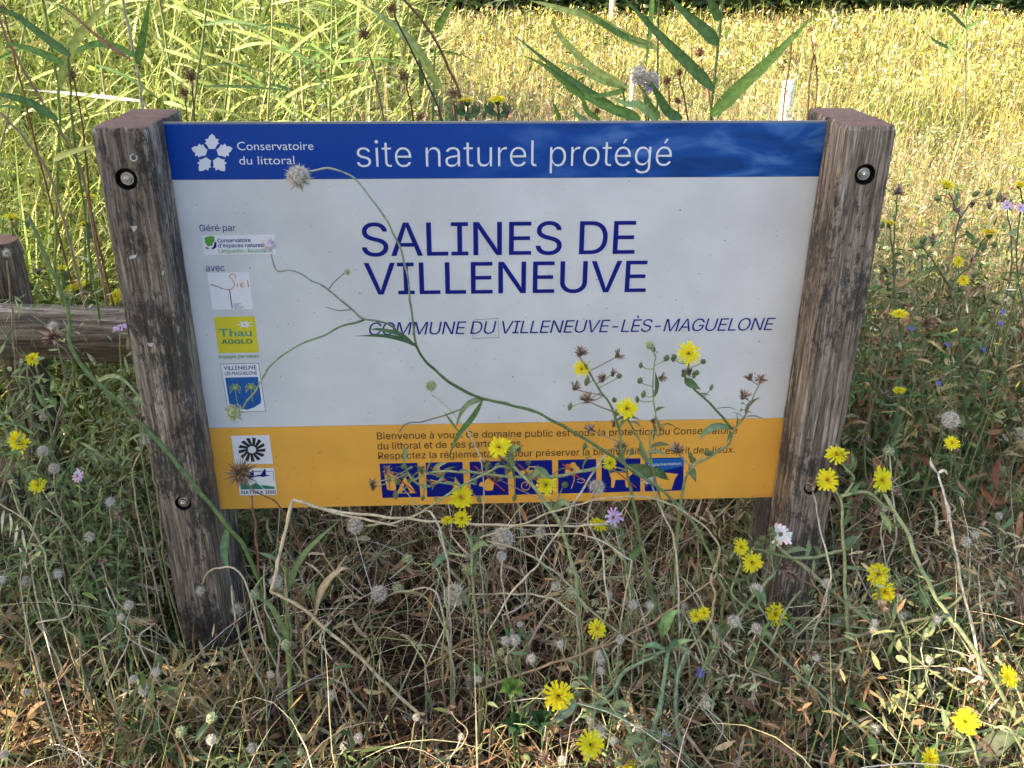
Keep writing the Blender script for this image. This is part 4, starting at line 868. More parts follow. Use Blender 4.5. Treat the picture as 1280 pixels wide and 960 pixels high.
plant('oxtongue', 'branching oxtongue with four yellow flowers and brown withered heads before the board, right half', 'wild flower', HOX,
      [('826,795 806,700 790,620 780,575 773,532 762,505 742,475 730,455', -.24, -.20, 6, 3, GS, (.18, .24, .10)), ('840,800 846,690 856,600 887,570 909,557 917,538 930,521 937,506 949,482', -.26, -.18, 5, 2, GS, (.30, .28, .16)),
       ('917,538 890,507 868,486 856,472 861,455', -.20, -.2, 4, 3, (.12, .20, .07)), ('830,640 815,585 800,555 790,535 783,520', -.24, -.2, 4, 3, GS), ('816,590 812,540 824,545 816,500 817,470 819,445', -.22, -.2, 3, 2, GP)],
      [('yellow', 861, 442, -.21, 14), ('yellow', 783.5, 511, -.22, 13.5), ('yellow', 727, 461, -.2, 10), ('yellow', 762, 579, -.22, 9), ('green', 812.5, 431.5, -.2, 8),
       ('dry', 726, 441, -.2, 11), ('dry', 773, 444, -.2, 9), ('dry', 719, 484, -.2, 9), ('dry', 734, 499, -.2, 11), ('dry', 753, 473, -.2, 8), ('dry', 827, 472, -.2, 8), ('dry', 937, 473, -.18, 8), ('dry', 951, 474, -.18, 9), ('dry', 930, 495, -.18, 10),
       ('dry', 738, 536, -.2, 9), ('dry', 776, 557, -.2, 10), ('dry', 846, 562, -.2, 11), ('dry', 816, 526, -.2, 7), ('bud', 833, 448, -.2, 8), ('bud', 843, 446, -.2, 7), ('bud', 879, 452, -.2, 8), ('bud', 871, 466, -.2, 7), ('bud', 774, 470, -.2, 8), ('bud', 800, 476, -.2, 8), ('bud', 768, 500, -.2, 7), ('bud', 866, 575, -.2, 9), ('bud', 885, 566, -.2, 9)],
      [('856,474 864,480 876,487', -.2, -.22, 11, GD), ('917,536 897,533 882,540 874,550', -.2, -.22, 9, (.16, .24, .11)), ('862,582 866,592 870,603', -.2, -.23, 9, (.12, .18, .08)), ('822,588 806,590 792,586 780,580', -.22, -.24, 18, (.11, .15, .05)), ('812,586 825,592 836,600', -.22, -.2, 12, GD)], 44, buds=20)
plant('oxtongue', 'oxtongue with three yellow flowers straddling the bottom edge of the board between the first pictograms', 'wild flower', HOX,
      [('720,720 700,655 670,613 645,585 632,572', -.30, -.22, 6, 4, GP), ('527,640 562,616 602,594 625,583 645,588', -.26, -.22, 3, 4, GP), ('745,584 697,595 643,596 589,590 540,592 515,600', -.24, -.22, 5, 3, GP), ('555,596 540,608 522,603 510,592 504,578', -.22, -.2, 4, 3, GP)],
      [('yellow', 624, 559, -.22, 14), ('yellow', 576, 621, -.23, 15), ('yellow', 682.5, 606, -.24, 13), ('bud', 505, 583, -.2, 8), ('dry', 526, 588, -.2, 8), ('bud', 497, 602, -.2, 8), ('bud', 512, 601, -.2, 7), ('dry', 483, 588, -.2, 8), ('dry', 606, 580, -.2, 8), ('bud', 648, 561, -.2, 8), ('bud', 660, 578, -.2, 8), ('bud', 706, 606, -.2, 9), ('dry', 622, 597, -.2, 7)],
      [('632,574 641,562 651,557', -.22, -.25, 10, (.15, .22, .10)), ('660,600 676,588 690,600', -.24, -.25, 9, (.14, .20, .10)), ('690,640 703,628 714,634', -.26, -.28, 10, (.17, .23, .11)), ('540,592 548,582 560,578', -.22, -.22, 6, GS)], 40, buds=18)
plant('oxtongue', 'pair of yellow flowers of an oxtongue hanging just under the board below the second pictogram', 'wild flower', HOX,
      [('600,800 590,720 588,680 580,660', -.3, -.24, 5, 3, GP), ('585,695 560,690 548,668 556,655', -.28, -.24, 4, 2, GP)], [('yellow', 577, 648, -.24, 10.5), ('yellow', 559, 651, -.24, 8, 1), ('bud', 556, 672, -.24, 8), ('bud', 600, 668, -.24, 9), ('dry', 546, 690, -.24, 9), ('dry', 590, 700, -.24, 10)],
      [('560,692 549,700 540,712', -.27, -.3, 9, (.16, .23, .11)), ('588,690 602,680 612,684', -.27, -.3, 8, (.16, .23, .11))], 12, buds=4)
plant('oxtongue', 'oxtongue with twin yellow flowers before the foot of the right post', 'wild flower', HOX,
      [('870,860 900,800 930,760 962,722 970,712', -.34, -.2, 6, 4, GP), ('960,808 985,760 1000,740', -.33, -.25, 4, 3, GP), ('930,760 915,740 926,700', -.28, -.2, 4, 3, GP)], [('yellow', 940, 703, -.22, 13), ('yellow', 926, 684, -.21, 10.5), ('bud', 947, 680, -.2, 10), ('bud', 953, 673, -.2, 9), ('bud', 966, 668, -.2, 9)],
      [('940,735 952,742 958,760', -.26, -.3, 9, (.13, .21, .10)), ('905,795 915,780 930,775', -.3, -.32, 10, (.14, .21, .10)), ('912,800 895,785 882,783', -.3, -.32, 9, (.16, .22, .10))], 18, buds=8)
plant('oxtongue', 'oxtongue spraying three yellow flowers across the lower bolt of the right post', 'wild flower', HOX,
      [('1279,911 1220,816 1177,757 1147,700 1135,665 1122,645 1108,622 1102,612', -.46, -.2, 7, 5, GP), ('1062,830 1057,760 1055,700 1052,660 1052,625 1040,610', -.3, -.2, 6, 4, GP), ('1052,625 1068,600 1058,585 1048,575', -.22, -.2, 4, 3, GP), ('1052,620 1075,615 1090,620 1122,645', -.22, -.22, 5, 4, GP)],
      [('yellow', 1102, 600, -.22, 16, 0), ('yellow', 1046, 569, -.2, 14, 1), ('yellow', 1034, 600, -.2, 14), ('bud', 1078, 606, -.2, 10), ('bud', 1063, 582, -.2, 9), ('dry', 1016, 600, -.2, 7), ('dry', 1092, 640, -.2, 9), ('bud', 1082, 616, -.2, 9), ('dry', 1120, 617, -.2, 8), ('bud', 1128, 592, -.2, 8)],
      [('1057,686 1064,676 1073,670', -.22, -.24, 11, (.13, .20, .11)), ('1057,590 1066,578 1064,562', -.2, -.22, 7, (.16, .22, .11)), ('1100,640 1110,655 1113,668', -.22, -.25, 8, GS)], 20, buds=8)
plant('milk_thistle', 'pale lilac thistle flower on a forked stem before the right post below its lower bolt', 'wild flower', None,
      [('1150,870 1139,819 1052,749 1010,712 990,697', -.36, -.18, 5, 5, GP), ('982,801 1041,801 1101,787 1177,765 1204,745 1215,730', -.30, -.3, 6, 5, (.26, .25, .13)), ('990,697 1022,696 1057,687', -.2, -.2, 5, 5, GP), ('990,697 978,688 970,678', -.2, -.2, 5, 5, GP), ('990,697 960,690 940,687', -.2, -.22, 4, 3, GS)],
      [('white', 976, 668, -.19, 15), ('dry', 979, 710, -.19, 12), ('dry', 990, 719, -.19, 11), ('bud', 958, 676, -.19, 10), ('bud', 964, 662, -.19, 9), ('fluff', 1019, 873, -.34, 13)],
      [('970,680 962,688 958,700', -.2, -.2, 8, (.2, .26, .14))], 8)
plant('oxtongue', 'two yellow flowers one above the other right of the right post foot', 'wild flower', HOX,
      [('1137,930 1137,822 1125,770 1112,745', -.38, -.25, 5, 4, GP), ('1106,754 1080,768 1040,772 987,773', -.27, -.25, 4, 3, GP), ('1130,800 1100,745 1098,725', -.3, -.25, 4, 3, GP)], [('yellow', 1097.5, 717.6, -.26, 14.5), ('yellow', 1106, 740, -.27, 13.5), ('yellow', 969, 768, -.26, 13.5), ('bud', 985, 770, -.26, 10), ('bud', 1090, 772, -.26, 10), ('dry', 1120, 790, -.26, 12), ('fluff', 1130, 770, -.28, 9), ('fluff', 1045, 776, -.26, 9), ('bud', 1160, 722, -.26, 10), ('bud', 1205, 716, -.26, 11)],
      [('1150,800 1163,788 1170,775', -.3, -.33, 10, GP), ('1150,735 1157,750 1158,760', -.28, -.3, 12, (.12, .18, .08)), ('1135,830 1160,822 1180,818', -.32, -.34, 8, GS)], 20, buds=8)
plant('oxtongue', 'single yellow flower at the right hand edge above the long diagonal stem', 'wild flower', HOX, [('1290,960 1285,900 1268,858', -.56, -.5, 4, 3, GP)], [('yellow', 1260, 846, -.5, 14, 0), ('bud', 1276, 860, -.5, 8)], [], 5)
plant('oxtongue', 'yellow flower facing up in the lower right corner among golden straw', 'wild flower', HOX, [('1290,960 1262,912 1230,914 1171,917', -.66, -.62, 5, 3, GP), ('1225,958 1215,930 1208,912', -.66, -.63, 4, 3, GP)], [('yellow', 1207, 902, -.64, 16), ('yellow', 1162, 949, -.68, 14), ('bud', 1185, 892, -.63, 9)], [('1171,930 1160,945 1150,958', -.66, -.68, 10, GD)], 12, buds=5)
plant('oxtongue', 'big yellow flower and its neighbour low at the bottom centre right beside dark oval leaves', 'wild flower', HOX,
      [('800,958 780,900 746,884 764,868 782,839 831,814', -.5, -.38, 7, 5, (.24, .32, .17)), ('746,884 720,880 705,878', -.46, -.44, 5, 4, GP), ('790,958 760,945 745,938', -.5, -.47, 5, 4, GP)], [('yellow', 698, 870, -.52, 18), ('yellow', 738, 931, -.58, 17.5), ('yellow', 782, 958, -.5, 13, 1), ('bud', 722, 868, -.44, 12), ('fluff', 750, 914, -.46, 14), ('dry', 712, 915, -.45, 13), ('bud', 700, 902, -.45, 13)],
      [('720,880 705,893 690,903', -.46, -.5, 12, (.2, .26, .15)), ('760,890 775,880 792,884', -.46, -.5, 10, (.18, .25, .13)), ('775,940 790,925 806,926', -.5, -.5, 11, (.18, .25, .13))], 12, buds=4)
plant('oxtongue', 'thick pale green branching stem with one yellow flower left of it in the lower middle', 'wild flower', HOX,
      [('805,962 810,931 822,890 828,868 833,830 835,812', -.52, -.36, 8, 6, (.26, .36, .19)), ('866,960 852,935 845,896 845,861 850,835 859,813', -.5, -.36, 7, 5, (.27, .33, .20)), ('835,812 848,808 859,813', -.36, -.36, 6, 5, GP), ('770,958 800,930 812,925', -.5, -.5, 5, 5, (.26, .34, .18)), ('780,900 760,830 750,800', -.42, -.36, 3, 2, GP)],
      [('yellow', 746, 786, -.36, 12), ('yellow', 869, 770, -.34, 8), ('yellow', 880, 766, -.34, 8), ('fluff', 750, 823, -.38, 11), ('fluff', 858, 815, -.36, 8), ('blue', 875, 841, -.36, 7), ('lilac', 828, 921, -.45, 10), ('dry', 832, 930, -.46, 11), ('fluff', 852, 926, -.45, 8)],
      [('827,796 832,780 840,768 850,763', -.34, -.36, 14, (.17, .30, .12)), ('832,812 815,806 800,812', -.36, -.38, 7, (.2, .3, .14)), ('838,812 852,802 868,800', -.36, -.38, 7, (.2, .3, .14))], 10)
plant('looping_stalk', 'long tan stalk looping in a wide arc under the right half of the board', 'dry stalk', None, [('859,815 874,797 889,775 893,745 890,722 899,694 891,670 867,647 831,627 792,621 746,625 690,640 640,659 600,672', -.36, -.3, 4, 2.6, (.38, .34, .18), (.50, .41, .27))], [], [])
plant('looping_stalk', 'tan green stalk sweeping down from the left to the branching joint in the lower middle', 'dry stalk', None, [('859,813 817,809 789,802 764,785 732,756 704,723 672,700 640,684 610,676', -.36, -.3, 4, 2.6, (.32, .33, .16), (.52, .45, .30))], [], [], root_drop=True)
plant('straight_stalk', 'straight reddish tan stalk rising to the right under the board', 'dry stalk', None, [('600,860 640,846 746,811 817,776 888,726 897,712', -.40, -.28, 4, 3, (.44, .30, .18))], [], [])
plant('pale_stalk', 'pale bleached stalk crossing the bottom edge of the board near the middle pictograms', 'dry stalk', None, [('610,790 640,740 672,705 686,680 707,652 723,620 745,585 757,569', -.32, -.22, 3, 3, PALE)], [], [])
plant('straight_stalk', 'long thin diagonal stem from the right post foot to the right edge', 'dry stalk', None, [('1285,896 1204,865 1139,819 1052,749 1001,705', -.46, -.22, 5, 3, (.34, .34, .17))], [], [])
plant('pale_stalk', 'bleached upright grass stalk crossing the thick diagonal stem at the right', 'dry stalk', None, [('1243,935 1220,808 1201,724 1185,640 1172,590', -.44, -.2, 5, 3, (.66, .60, .46))], [], [('1172,592 1164,580 1163,572', -.2, -.2, 4, PALE), ('1172,592 1180,588 1185,594', -.2, -.2, 4, PALE), ('1180,620 1186,640 1184,655', -.2, -.2, 5, PALE)])
plant('straight_stalk', 'grey green stem running low from the post foot to the bottom right', 'dry stalk', None, [('1140,962 1063,900 1014,857 960,808 945,790', -.52, -.34, 6, 3, (.24, .30, .18))], [], [('1085,918 1092,935 1096,950', -.5, -.52, 11, GD)], 6)
plant('withered_leaf', 'large purplish brown leaf curving in from the bottom right corner', 'leaf', None, [('1290,962 1285,940 1279,918', -.55, -.5, 4, 3, GS)], [], [('1218,962 1235,938 1258,922 1290,914', -.52, -.5, 26, (.13, .10, .08), 'leaf', (.10, .15, .06))])
plant('kinked_straw', 'pale dry straw bent in a sharp kink at the lower left of the board', 'dry stalk', None, [('530,895 515,885 450,823 391,772', -.40, -.34, 5, 5, (.62, .50, .30)), ('391,772 365,752 339,740', -.34, -.3, 5, 5, (.52, .40, .24)), ('339,740 352,683 366,625', -.3, -.2, 5, 5, (.66, .54, .34)), ('366,625 430,640 550,652 640,657 760,656', -.2, -.26, 5, 3, (.66, .56, .38)), ('366,625 430,643 497,658', -.2, -.24, 4, 3, (.62, .52, .34))], [], [], root_drop=False)
plant('kinked_straw', 'short straw leaning against the kinked straw', 'dry stalk', None, [('380,790 391,772 410,730 433,696', -.34, -.3, 5, 3, (.46, .36, .20))], [], [('395,768 402,735 425,712 437,712', -.34, -.32, 7, (.4, .31, .19))])
plant('green_culm', 'upright green and yellow grass culm under the left part of the board', 'grass stalk', None, [('371,962 362,843 359,760 357,690', -.38, -.2, 8, 6, (.36, .38, .12), (.16, .24, .08))], [], [('360,800 340,760 318,745', -.3, -.3, 8, (.2, .26, .10), 'reed'), ('358,740 375,700 400,672 425,650', -.26, -.2, 8, (.16, .22, .08), 'reed')])
plant('scabious', 'long arching scabious stem crossing the board with three seed heads on thin curved branches', 'wild flower', None,
      [('905,740 885,690 857,640 816,605 785,583 752,561 711,537 670,515 635,505 604,499', -.30, -.19, 5, 4.5, (.22, .28, .12), (.08, .15, .05)), ('604,499 575,486 548,467 530,448 520,433', -.19, -.17, 4.5, 4, (.08, .15, .05)), ('520,433 516,405 513,380 508,340 495,300 470,255 440,222 412,211 388,215', -.17, -.11, 3.5, 3, (.12, .18, .07), (.45, .48, .38)),
       ('520,433 500,416 481,404 455,398 440,387 410,362 385,348 362,337 345,338 338,318', -.17, -.12, 3.5, 2.3, (.09, .15, .06), (.42, .42, .34)), ('455,399 430,408 400,421 370,434 345,450 325,480 303,510', -.15, -.13, 3, 2.5, (.13, .19, .08), (.35, .42, .22)), ('410,362 418,352 430,343', -.14, -.13, 2, 1.5, (.16, .2, .09)),
       ('604,499 575,512 545,523 515,528 500,540', -.19, -.2, 2.5, 2, (.22, .20, .14)), ('440,387 424,387 408,384', -.15, -.14, 2, 1, (.16, .2, .10))],
      [('bristle', 373, 221, -.11, 19), ('pink', 336, 305, -.12, 13), ('green', 292, 515, -.13, 14), ('green', 434, 340, -.13, 5)],
      [('520,433 505,425 480,420 443,420', -.17, -.19, 6, (.05, .10, .035)), ('518,430 500,418 475,412 462,412', -.17, -.18, 5, (.06, .12, .04)), ('604,499 590,502 577,515 569,536', -.19, -.2, 7, (.16, .22, .11)), ('604,499 592,520 572,546 560,574', -.19, -.22, 7, (.07, .14, .04)), ('556,516 566,530 580,548', -.2, -.2, 3, (.14, .22, .07))], root_drop=True)
plant('scabious', 'small pale seed head on a hair thin stalk in the middle of the board', 'wild flower', None, [('600,700 605,600 590,550 570,520 552,503 541,494', -.24, -.14, 2.5, 1.8, (.5, .5, .42))], [('green', 539, 482, -.14, 9)], [])
SC = 'dry scabious seed heads below the board'
for (u, v, r_, k, ln_, lab) in [(746, 609, 12, 'bristle', '760,760 752,690 735,650 742,620', 'grey bristly seed head over the fifth pictogram'), (811, 596, 13, 'pink', '850,780 845,690 828,640 815,608', 'pale bristly seed head over the seventh pictogram'),
    (628, 673, 18, 'bristle', '790,700 740,672 690,668 645,672', 'largest grey seed head close under the middle of the board'), (568, 744, 18, 'bristle', '720,770 690,748 640,742 600,742 585,744', 'oval grey seed head on a white horizontal stalk in the dark gap under the board'), (474, 742, 13, 'bristle', '560,800 545,740 510,738 485,744', 'round grey seed head left of the oval one under the board'),
    (444, 657, 13, 'bristle', '560,700 540,640 500,652 455,658', 'seed head just under the bottom edge of the board on its left part'), (347, 855, 12, 'bristle', '470,900 420,850 380,852 357,856', 'seed head beside the green culm low at left'), (593, 857, 14, 'bristle', '700,930 660,880 620,850 603,855', 'seed head in the lower middle among golden straw'),
    (485, 946, 14, 'bristle', '560,990 555,880 520,905 494,938', 'seed head at the bottom edge left of the middle'), (511, 900, 11, 'white', '540,960 525,920 513,905', 'small white flower tuft low in the middle'), (492, 850, 9, 'green', '520,930 505,880 495,858', 'small green seed head low in the middle'), (509, 698, 8, 'green', '560,760 545,710 518,705', 'small green bud close under the board'),
    (497, 735, 9, 'green', '560,790 530,745 503,740', 'small green seed head touching the round grey one'), (329, 700, 6, 'dry', '350,800 332,760 330,705', 'little brown head right of the left post'), (250, 738, 9, 'fluff', '330,800 300,715 265,712 252,730', 'spiky white tuft hanging before the lower left post'), (296, 761, 11, 'fluff', '330,860 300,800 290,735 294,752', 'spiky cream tuft at the right edge of the lower left post'),
    (846, 716, 8, 'dry', '900,800 870,740 850,720', 'brown withered head inside the loop of the tan stalk'), (842, 739, 8, 'fluff', '880,830 858,770 844,745', 'small white fluff ball inside the tan loop, larger of two'), (782, 752, 7, 'fluff', '800,840 790,790 783,758', 'small white fluff ball inside the tan loop, left one'), (855, 757, 6, 'fluff', '890,850 870,790 857,762', 'tiny white fluff by the small yellow flowers'), (817, 738, 9, 'dry', '850,840 830,780 818,745', 'dry brown head between the two fluff balls'),
    (786, 716, 9, 'dry', '820,820 800,760 788,722', 'dry brown head high inside the loop'), (1013, 608, 8, 'dry', '1040,720 1025,660 1016,615', 'shrivelled brown head beside the right lower bolt')]:
    plant('scabious', lab, 'seed head' if k != 'white' else 'wild flower', SC, [(ln_, -.34, -.20, 3, 2.5, (.5, .46, .34) if k != 'green' else GP)], [(k, u, v, -.20, r_)], [])
plant('thistle', 'brown spiny dead thistle head before the stickers at the lower left of the board', 'thistle', None, [('330,760 322,700 318,650 314,618', -.22, -.13, 4, 3, RBR), ('380,700 366,660 345,628 318,615', -.22, -.13, 2.5, 2, (.2, .1, .06))], [('thorn', 300, 592, -.13, 24), ('dry', 300, 592, -.13, 15)], [])
plant('lilac_scabious', 'lilac flower beside a yellow one just below the bottom edge of the board', 'wild flower', None, [('790,760 780,700 768,660', -.3, -.2, 4, 3, GP), ('780,700 760,680 750,662', -.26, -.2, 3, 3, GP)], [('lilac', 767, 647, -.2, 12), ('yellow', 748, 656, -.2, 11, 1)], [('785,700 795,690 800,678', -.26, -.26, 10, GD)], 8, buds=4)
# more dry heads sprinkled through the tangle
for k in range(150):
    u = rnd.uniform(0, 1280); v = rnd.uniform(650, 955) if 200 < u < 1040 else rnd.uniform(500, 955); kd = rnd.choice(['bristle', 'dry', 'dry', 'green', 'bud', 'fluff', 'bristle']); Y = -.18 - .36 * (v - 640) / 320 if v > 560 else (.2 if not 90 < u < 230 else -.15)
    if 200 < u < 290 and v < 840: continue
    nm_ = {'bristle': 'grey bristly seed head', 'dry': 'brown withered flower head', 'green': 'small green seed head', 'bud': 'closed green bud', 'fluff': 'white fluffy seed head'}[kd]
    cx_ = ['at the left edge', 'left of the left post', 'near the foot of the left post', 'below the kinked straw', 'below the small white tuft', 'below the fourth pictogram', 'below the tan loop', 'left of the right post foot', 'right of the right post foot', 'below the twin yellow flowers', 'at the right edge'][min(10, int(u / 117))]
    ry_ = ['high up', 'fairly high', 'halfway down', 'low', 'lowest'][min(4, int(max(0, v - 500) / 92))]
    plant('wild_flower', f'{nm_} {cx_}, {ry_}', 'seed head', 'small dry heads strewn through the tangle', [(f'{u+rnd.uniform(-50,50):.0f},{v+rnd.uniform(60,120):.0f} {u+rnd.uniform(-20,20):.0f},{v+rnd.uniform(25,50):.0f} {u:.0f},{v+4:.0f}', Y - .03, Y, 3, 2, rnd.choice([GS, GP, TAN, PALE]))], [(kd, u, v, Y, rnd.uniform(5, 10))], [], rnd.choice([0, 2, 4]))
# oval dark leaves at the bottom
for (u, v, a_, lab) in [(645, 905, 0, 'sprig of dark oval leaves at the bottom edge, left sprig'), (676, 900, .5, 'sprig of dark oval leaves at the bottom edge, right sprig'), (640, 860, -.4, 'sprig of sunlit green leaves above the dark oval ones')]:
    lv = []; 
    for k in range(6):
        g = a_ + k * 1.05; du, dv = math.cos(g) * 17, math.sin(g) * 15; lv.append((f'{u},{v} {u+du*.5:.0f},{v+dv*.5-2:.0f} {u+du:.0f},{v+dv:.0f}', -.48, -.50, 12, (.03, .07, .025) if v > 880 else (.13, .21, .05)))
    plant('leafy_sprig', lab, 'leaf', None, [(f'{u+6},975 {u+3},940 {u},{v}', -.5, -.48, 4, 3, GD)], [], lv)
# plants at the left of the sign
plant('green_culm', 'thick green grass stem leaning across the left post', 'grass stalk', None, [('330,740 307,687 275,645 240,602 207,562 170,522 120,477 97,450 88,425 87,400 75,360 52,312 37,270', -.22, -.12, 8, 5, (.13, .21, .07), (.22, .28, .11))], [], [('207,562 190,545 170,545 150,560', -.17, -.2, 6, GS, 'reed'), ('120,477 140,470 160,480 190,520', -.15, -.2, 6, GS, 'reed'), ('285,655 280,690 286,715', -.2, -.24, 10, (.12, .20, .09))])
for (u, v, r_, k, sd_, ln_, lab) in [(24, 552, 14, 'yellow', 0, '-20,700 0,620 18,560', 'largest yellow flower at the left edge below the log rail'), (47, 607, 10, 'yellow', 0, '70,760 55,680 49,615', 'smaller yellow flower left of the left post, lower one'), (98, 595, 10, 'lilac', 0, '110,740 105,670 99,603', 'purple flower between the fence and the left post'), (41, 449, 9, 'yellow', 0, '70,600 60,520 44,458', 'yellow flower before the end of the log rail'),
    (151, 410, 11, 'lilac', 1, '165,600 155,500 150,440 151,418', 'pale lilac flower against the left post at rail height'), (66, 420, 16, 'dry', 0, '60,560 90,470 84,440 70,428', 'withered cream head before the log rail'), (66, 407, 9, 'fluff', 0, '62,560 80,480 72,430', 'white fluffy tuft on top of the withered head before the rail'), (28, 452, 12, 'dry', 0, '30,600 40,520 34,460', 'grey withered head at the left end of the rail'),
    (112, 671, 8, 'bristle', 0, '140,800 125,740 105,700 110,678', 'small cream bristly head low at left'), (150, 642, 9, 'dry', 0, '180,740 172,680 155,648', 'papery cream head left of the left post'), (76, 657, 8, 'dry', 0, '90,800 80,720 77,664', 'small orange brown head low at left, above the bleached stalk'), (107, 841, 10, 'green', 0, '120,960 112,900 108,850', 'green seed head at bottom left'), (85, 916, 12, 'bristle', 0, '60,990 58,940 80,925', 'brown round seed head at bottom left'),
    (12, 885, 9, 'bristle', 0, '20,980 16,930 13,893', 'small seed head at the left edge near the bottom'), (124, 849, 8, 'bristle', 0, '80,870 100,858 118,852', 'brown seed head touching the green one'), (49, 954, 13, 'lilac', 0, '60,1000 52,975 50,960', 'lilac flower at the bottom edge'), (4, 931, 10, 'lilac', 0, '5,1000 4,960 4,938', 'pink lilac flower at the left edge'), (93, 736, 10, 'green', 0, '130,880 110,800 96,744', 'yellow green bristly head low at left'), (33, 727, 9, 'bristle', 0, '28,860 25,760 31,735', 'brown round head before the near fence post'),
    (175, 523, 11, 'dry', 0, '200,640 190,580 178,532', 'curled brown leaf like head at the edge of the left post'), (106, 757, 8, 'green', 0, '128,900 115,830 108,765', 'small yellow green head beside the larger one'), (8, 316, 8, 'fluff', 0, '20,470 15,400 9,325', 'grey head at the left edge above the rail')]:
    plant('wild_flower', lab, 'wild flower' if k in ('yellow', 'lilac') else 'seed head', 'flowers and seed heads left of the sign', [(ln_, -.10 if v > 480 else .12, -.18 if v > 480 else .05, 3.5, 2.5, GP if k in ('yellow', 'lilac', 'green') else (.4, .36, .24))], [(k, u, v, -.18 if v > 480 else .05, r_, sd_)], [], 3 if k == 'yellow' else 0)
for (u, v, r_, sd_, lab) in [(31, 337, 9, 0, 'yellow flower above the rail, leftmost'), (96, 359, 15, 1, 'wide yellow flower standing just above the rail'), (110, 246, 11, 1, 'highest yellow flower left of the left post'), (145, 371, 10, 0, 'yellow flower touching the left post above the rail'), (106, 279, 9, 1, 'yellow flower under the highest one'), (14, 271, 9, 1, 'yellow flower at the left edge above the fence'), (78, 335, 7, 1, 'small orange yellow flower behind the wide one')]:
    plant('wild_flower', lab, 'wild flower', 'yellow flowers above the log rail', [(f'{u+8},520 {u+6},440 {u},{v+6}', .5, .45, 4, 3, (.2, .26, .10))], [('yellow', u, v, .45, r_, sd_)], [], 4, buds=2)
for (u, v, r_, lab, d) in [(96, 800, 22, 'spread bleached barley ear at lower left', (.1, -.3, 1)), (172, 776, 26, 'bleached barley ear pointing left beside the left post', (-1, -.1, .25)), (152, 880, 22, 'brown barley ear lower left of the post foot', (-.5, -.2, .9)), (182, 858, 16, 'small ear by the post foot', (-.9, -.2, -.2)), (430, 780, 18, 'dry ear in the dark gap under the board', (.8, -.2, .5)), (1086, 805, 18, 'bleached ear right of the post foot', (.9, -.2, .3)), (1180, 838, 20, 'bleached ear beside the thick diagonal stem', (.9, -.3, .3)), (1242, 865, 14, 'small ear near the right edge', (.6, -.3, .7)), (545, 895, 15, 'golden ear low in the middle', (-.3, -.3, .9)), (400, 905, 15, 'dry ear low beside the green culm', (.3, -.2, .9))]:
    p = at(u, v, -.3); root = empty('wild_barley', Vector((p.x + .03, p.y + .05, 0)), lab, 'grass ear', 'wild barley ears in the tangle'); o = head('barley', p, r_ * depth_px(p), root, False, Vector(d).normalized())
    mb = MB(); q = p - Vector(d).normalized() * r_ * depth_px(p) * .8; mb.tube([a - root.location for a in smooth_line([root.location, root.location.lerp(q, .6) + Vector((.03, 0, .02)), q], 5)], .0013, .0009, (.5, .42, .26), 5); mb.obj('stem', M['plant'], root)
plant('wild_oat', 'bleached wild oat with drooping spikelets at the left edge', 'grass ear', None, [('90,820 60,720 55,690 30,650 0,630', -.3, -.2, 3, 2, (.55, .5, .3)), ('55,690 40,660 25,640 10,600', -.25, -.2, 2, 1.5, (.55, .5, .3))], [], [('5,638 3,650 2,668', -.2, -.2, 3.5, (.7, .66, .46)), ('12,642 14,655 12,672', -.2, -.2, 3.5, (.7, .66, .46)), ('22,655 20,670 18,684', -.2, -.2, 4, (.72, .68, .48)), ('28,662 30,678 34,692', -.2, -.2, 3.5, (.7, .66, .46)), ('52,688 44,696 36,702', -.24, -.24, 6, (.4, .44, .2)), ('24,684 30,700 34,712', -.2, -.22, 4, (.7, .66, .46))])
# right of the sign: open topped plants with yellow flowers and small blue and white ones
plant('oxtongue', 'tall thin branching plant with two flat yellow flowers right of the right post', 'wild flower', HOX, [('1210,560 1205,470 1200,427 1194,390 1189,360 1202,342 1215,327 1225,307 1232,298', .32, .25, 4, 2.5, (.16, .17, .09)), ('1189,360 1172,335 1154,310', .28, .25, 3.5, 2, (.16, .17, .09)), ('1184,337 1192,310 1197,280 1198,268 1190,250 1186,240', .28, .25, 3, 2, (.22, .2, .12)), ('1198,275 1207,262 1216,250', .26, .25, 2.5, 2, (.22, .2, .12))],
      [('yellow', 1237, 291, .25, 12, 1), ('yellow', 1184, 231, .25, 11, 1), ('bud', 1154, 300, .25, 9), ('dry', 1166, 298, .25, 8), ('bud', 1147, 308, .25, 8), ('bud', 1220, 242, .25, 8), ('dry', 1196, 262, .25, 8), ('bud', 1172, 248, .25, 8), ('bud', 1236, 241, .25, 8), ('bud', 1218, 302, .25, 8), ('bud', 1243, 306, .25, 8), ('dry', 1214, 325, .25, 8)], [('1218,300 1210,293 1208,287', .25, .25, 6, GD)], 14, buds=5)
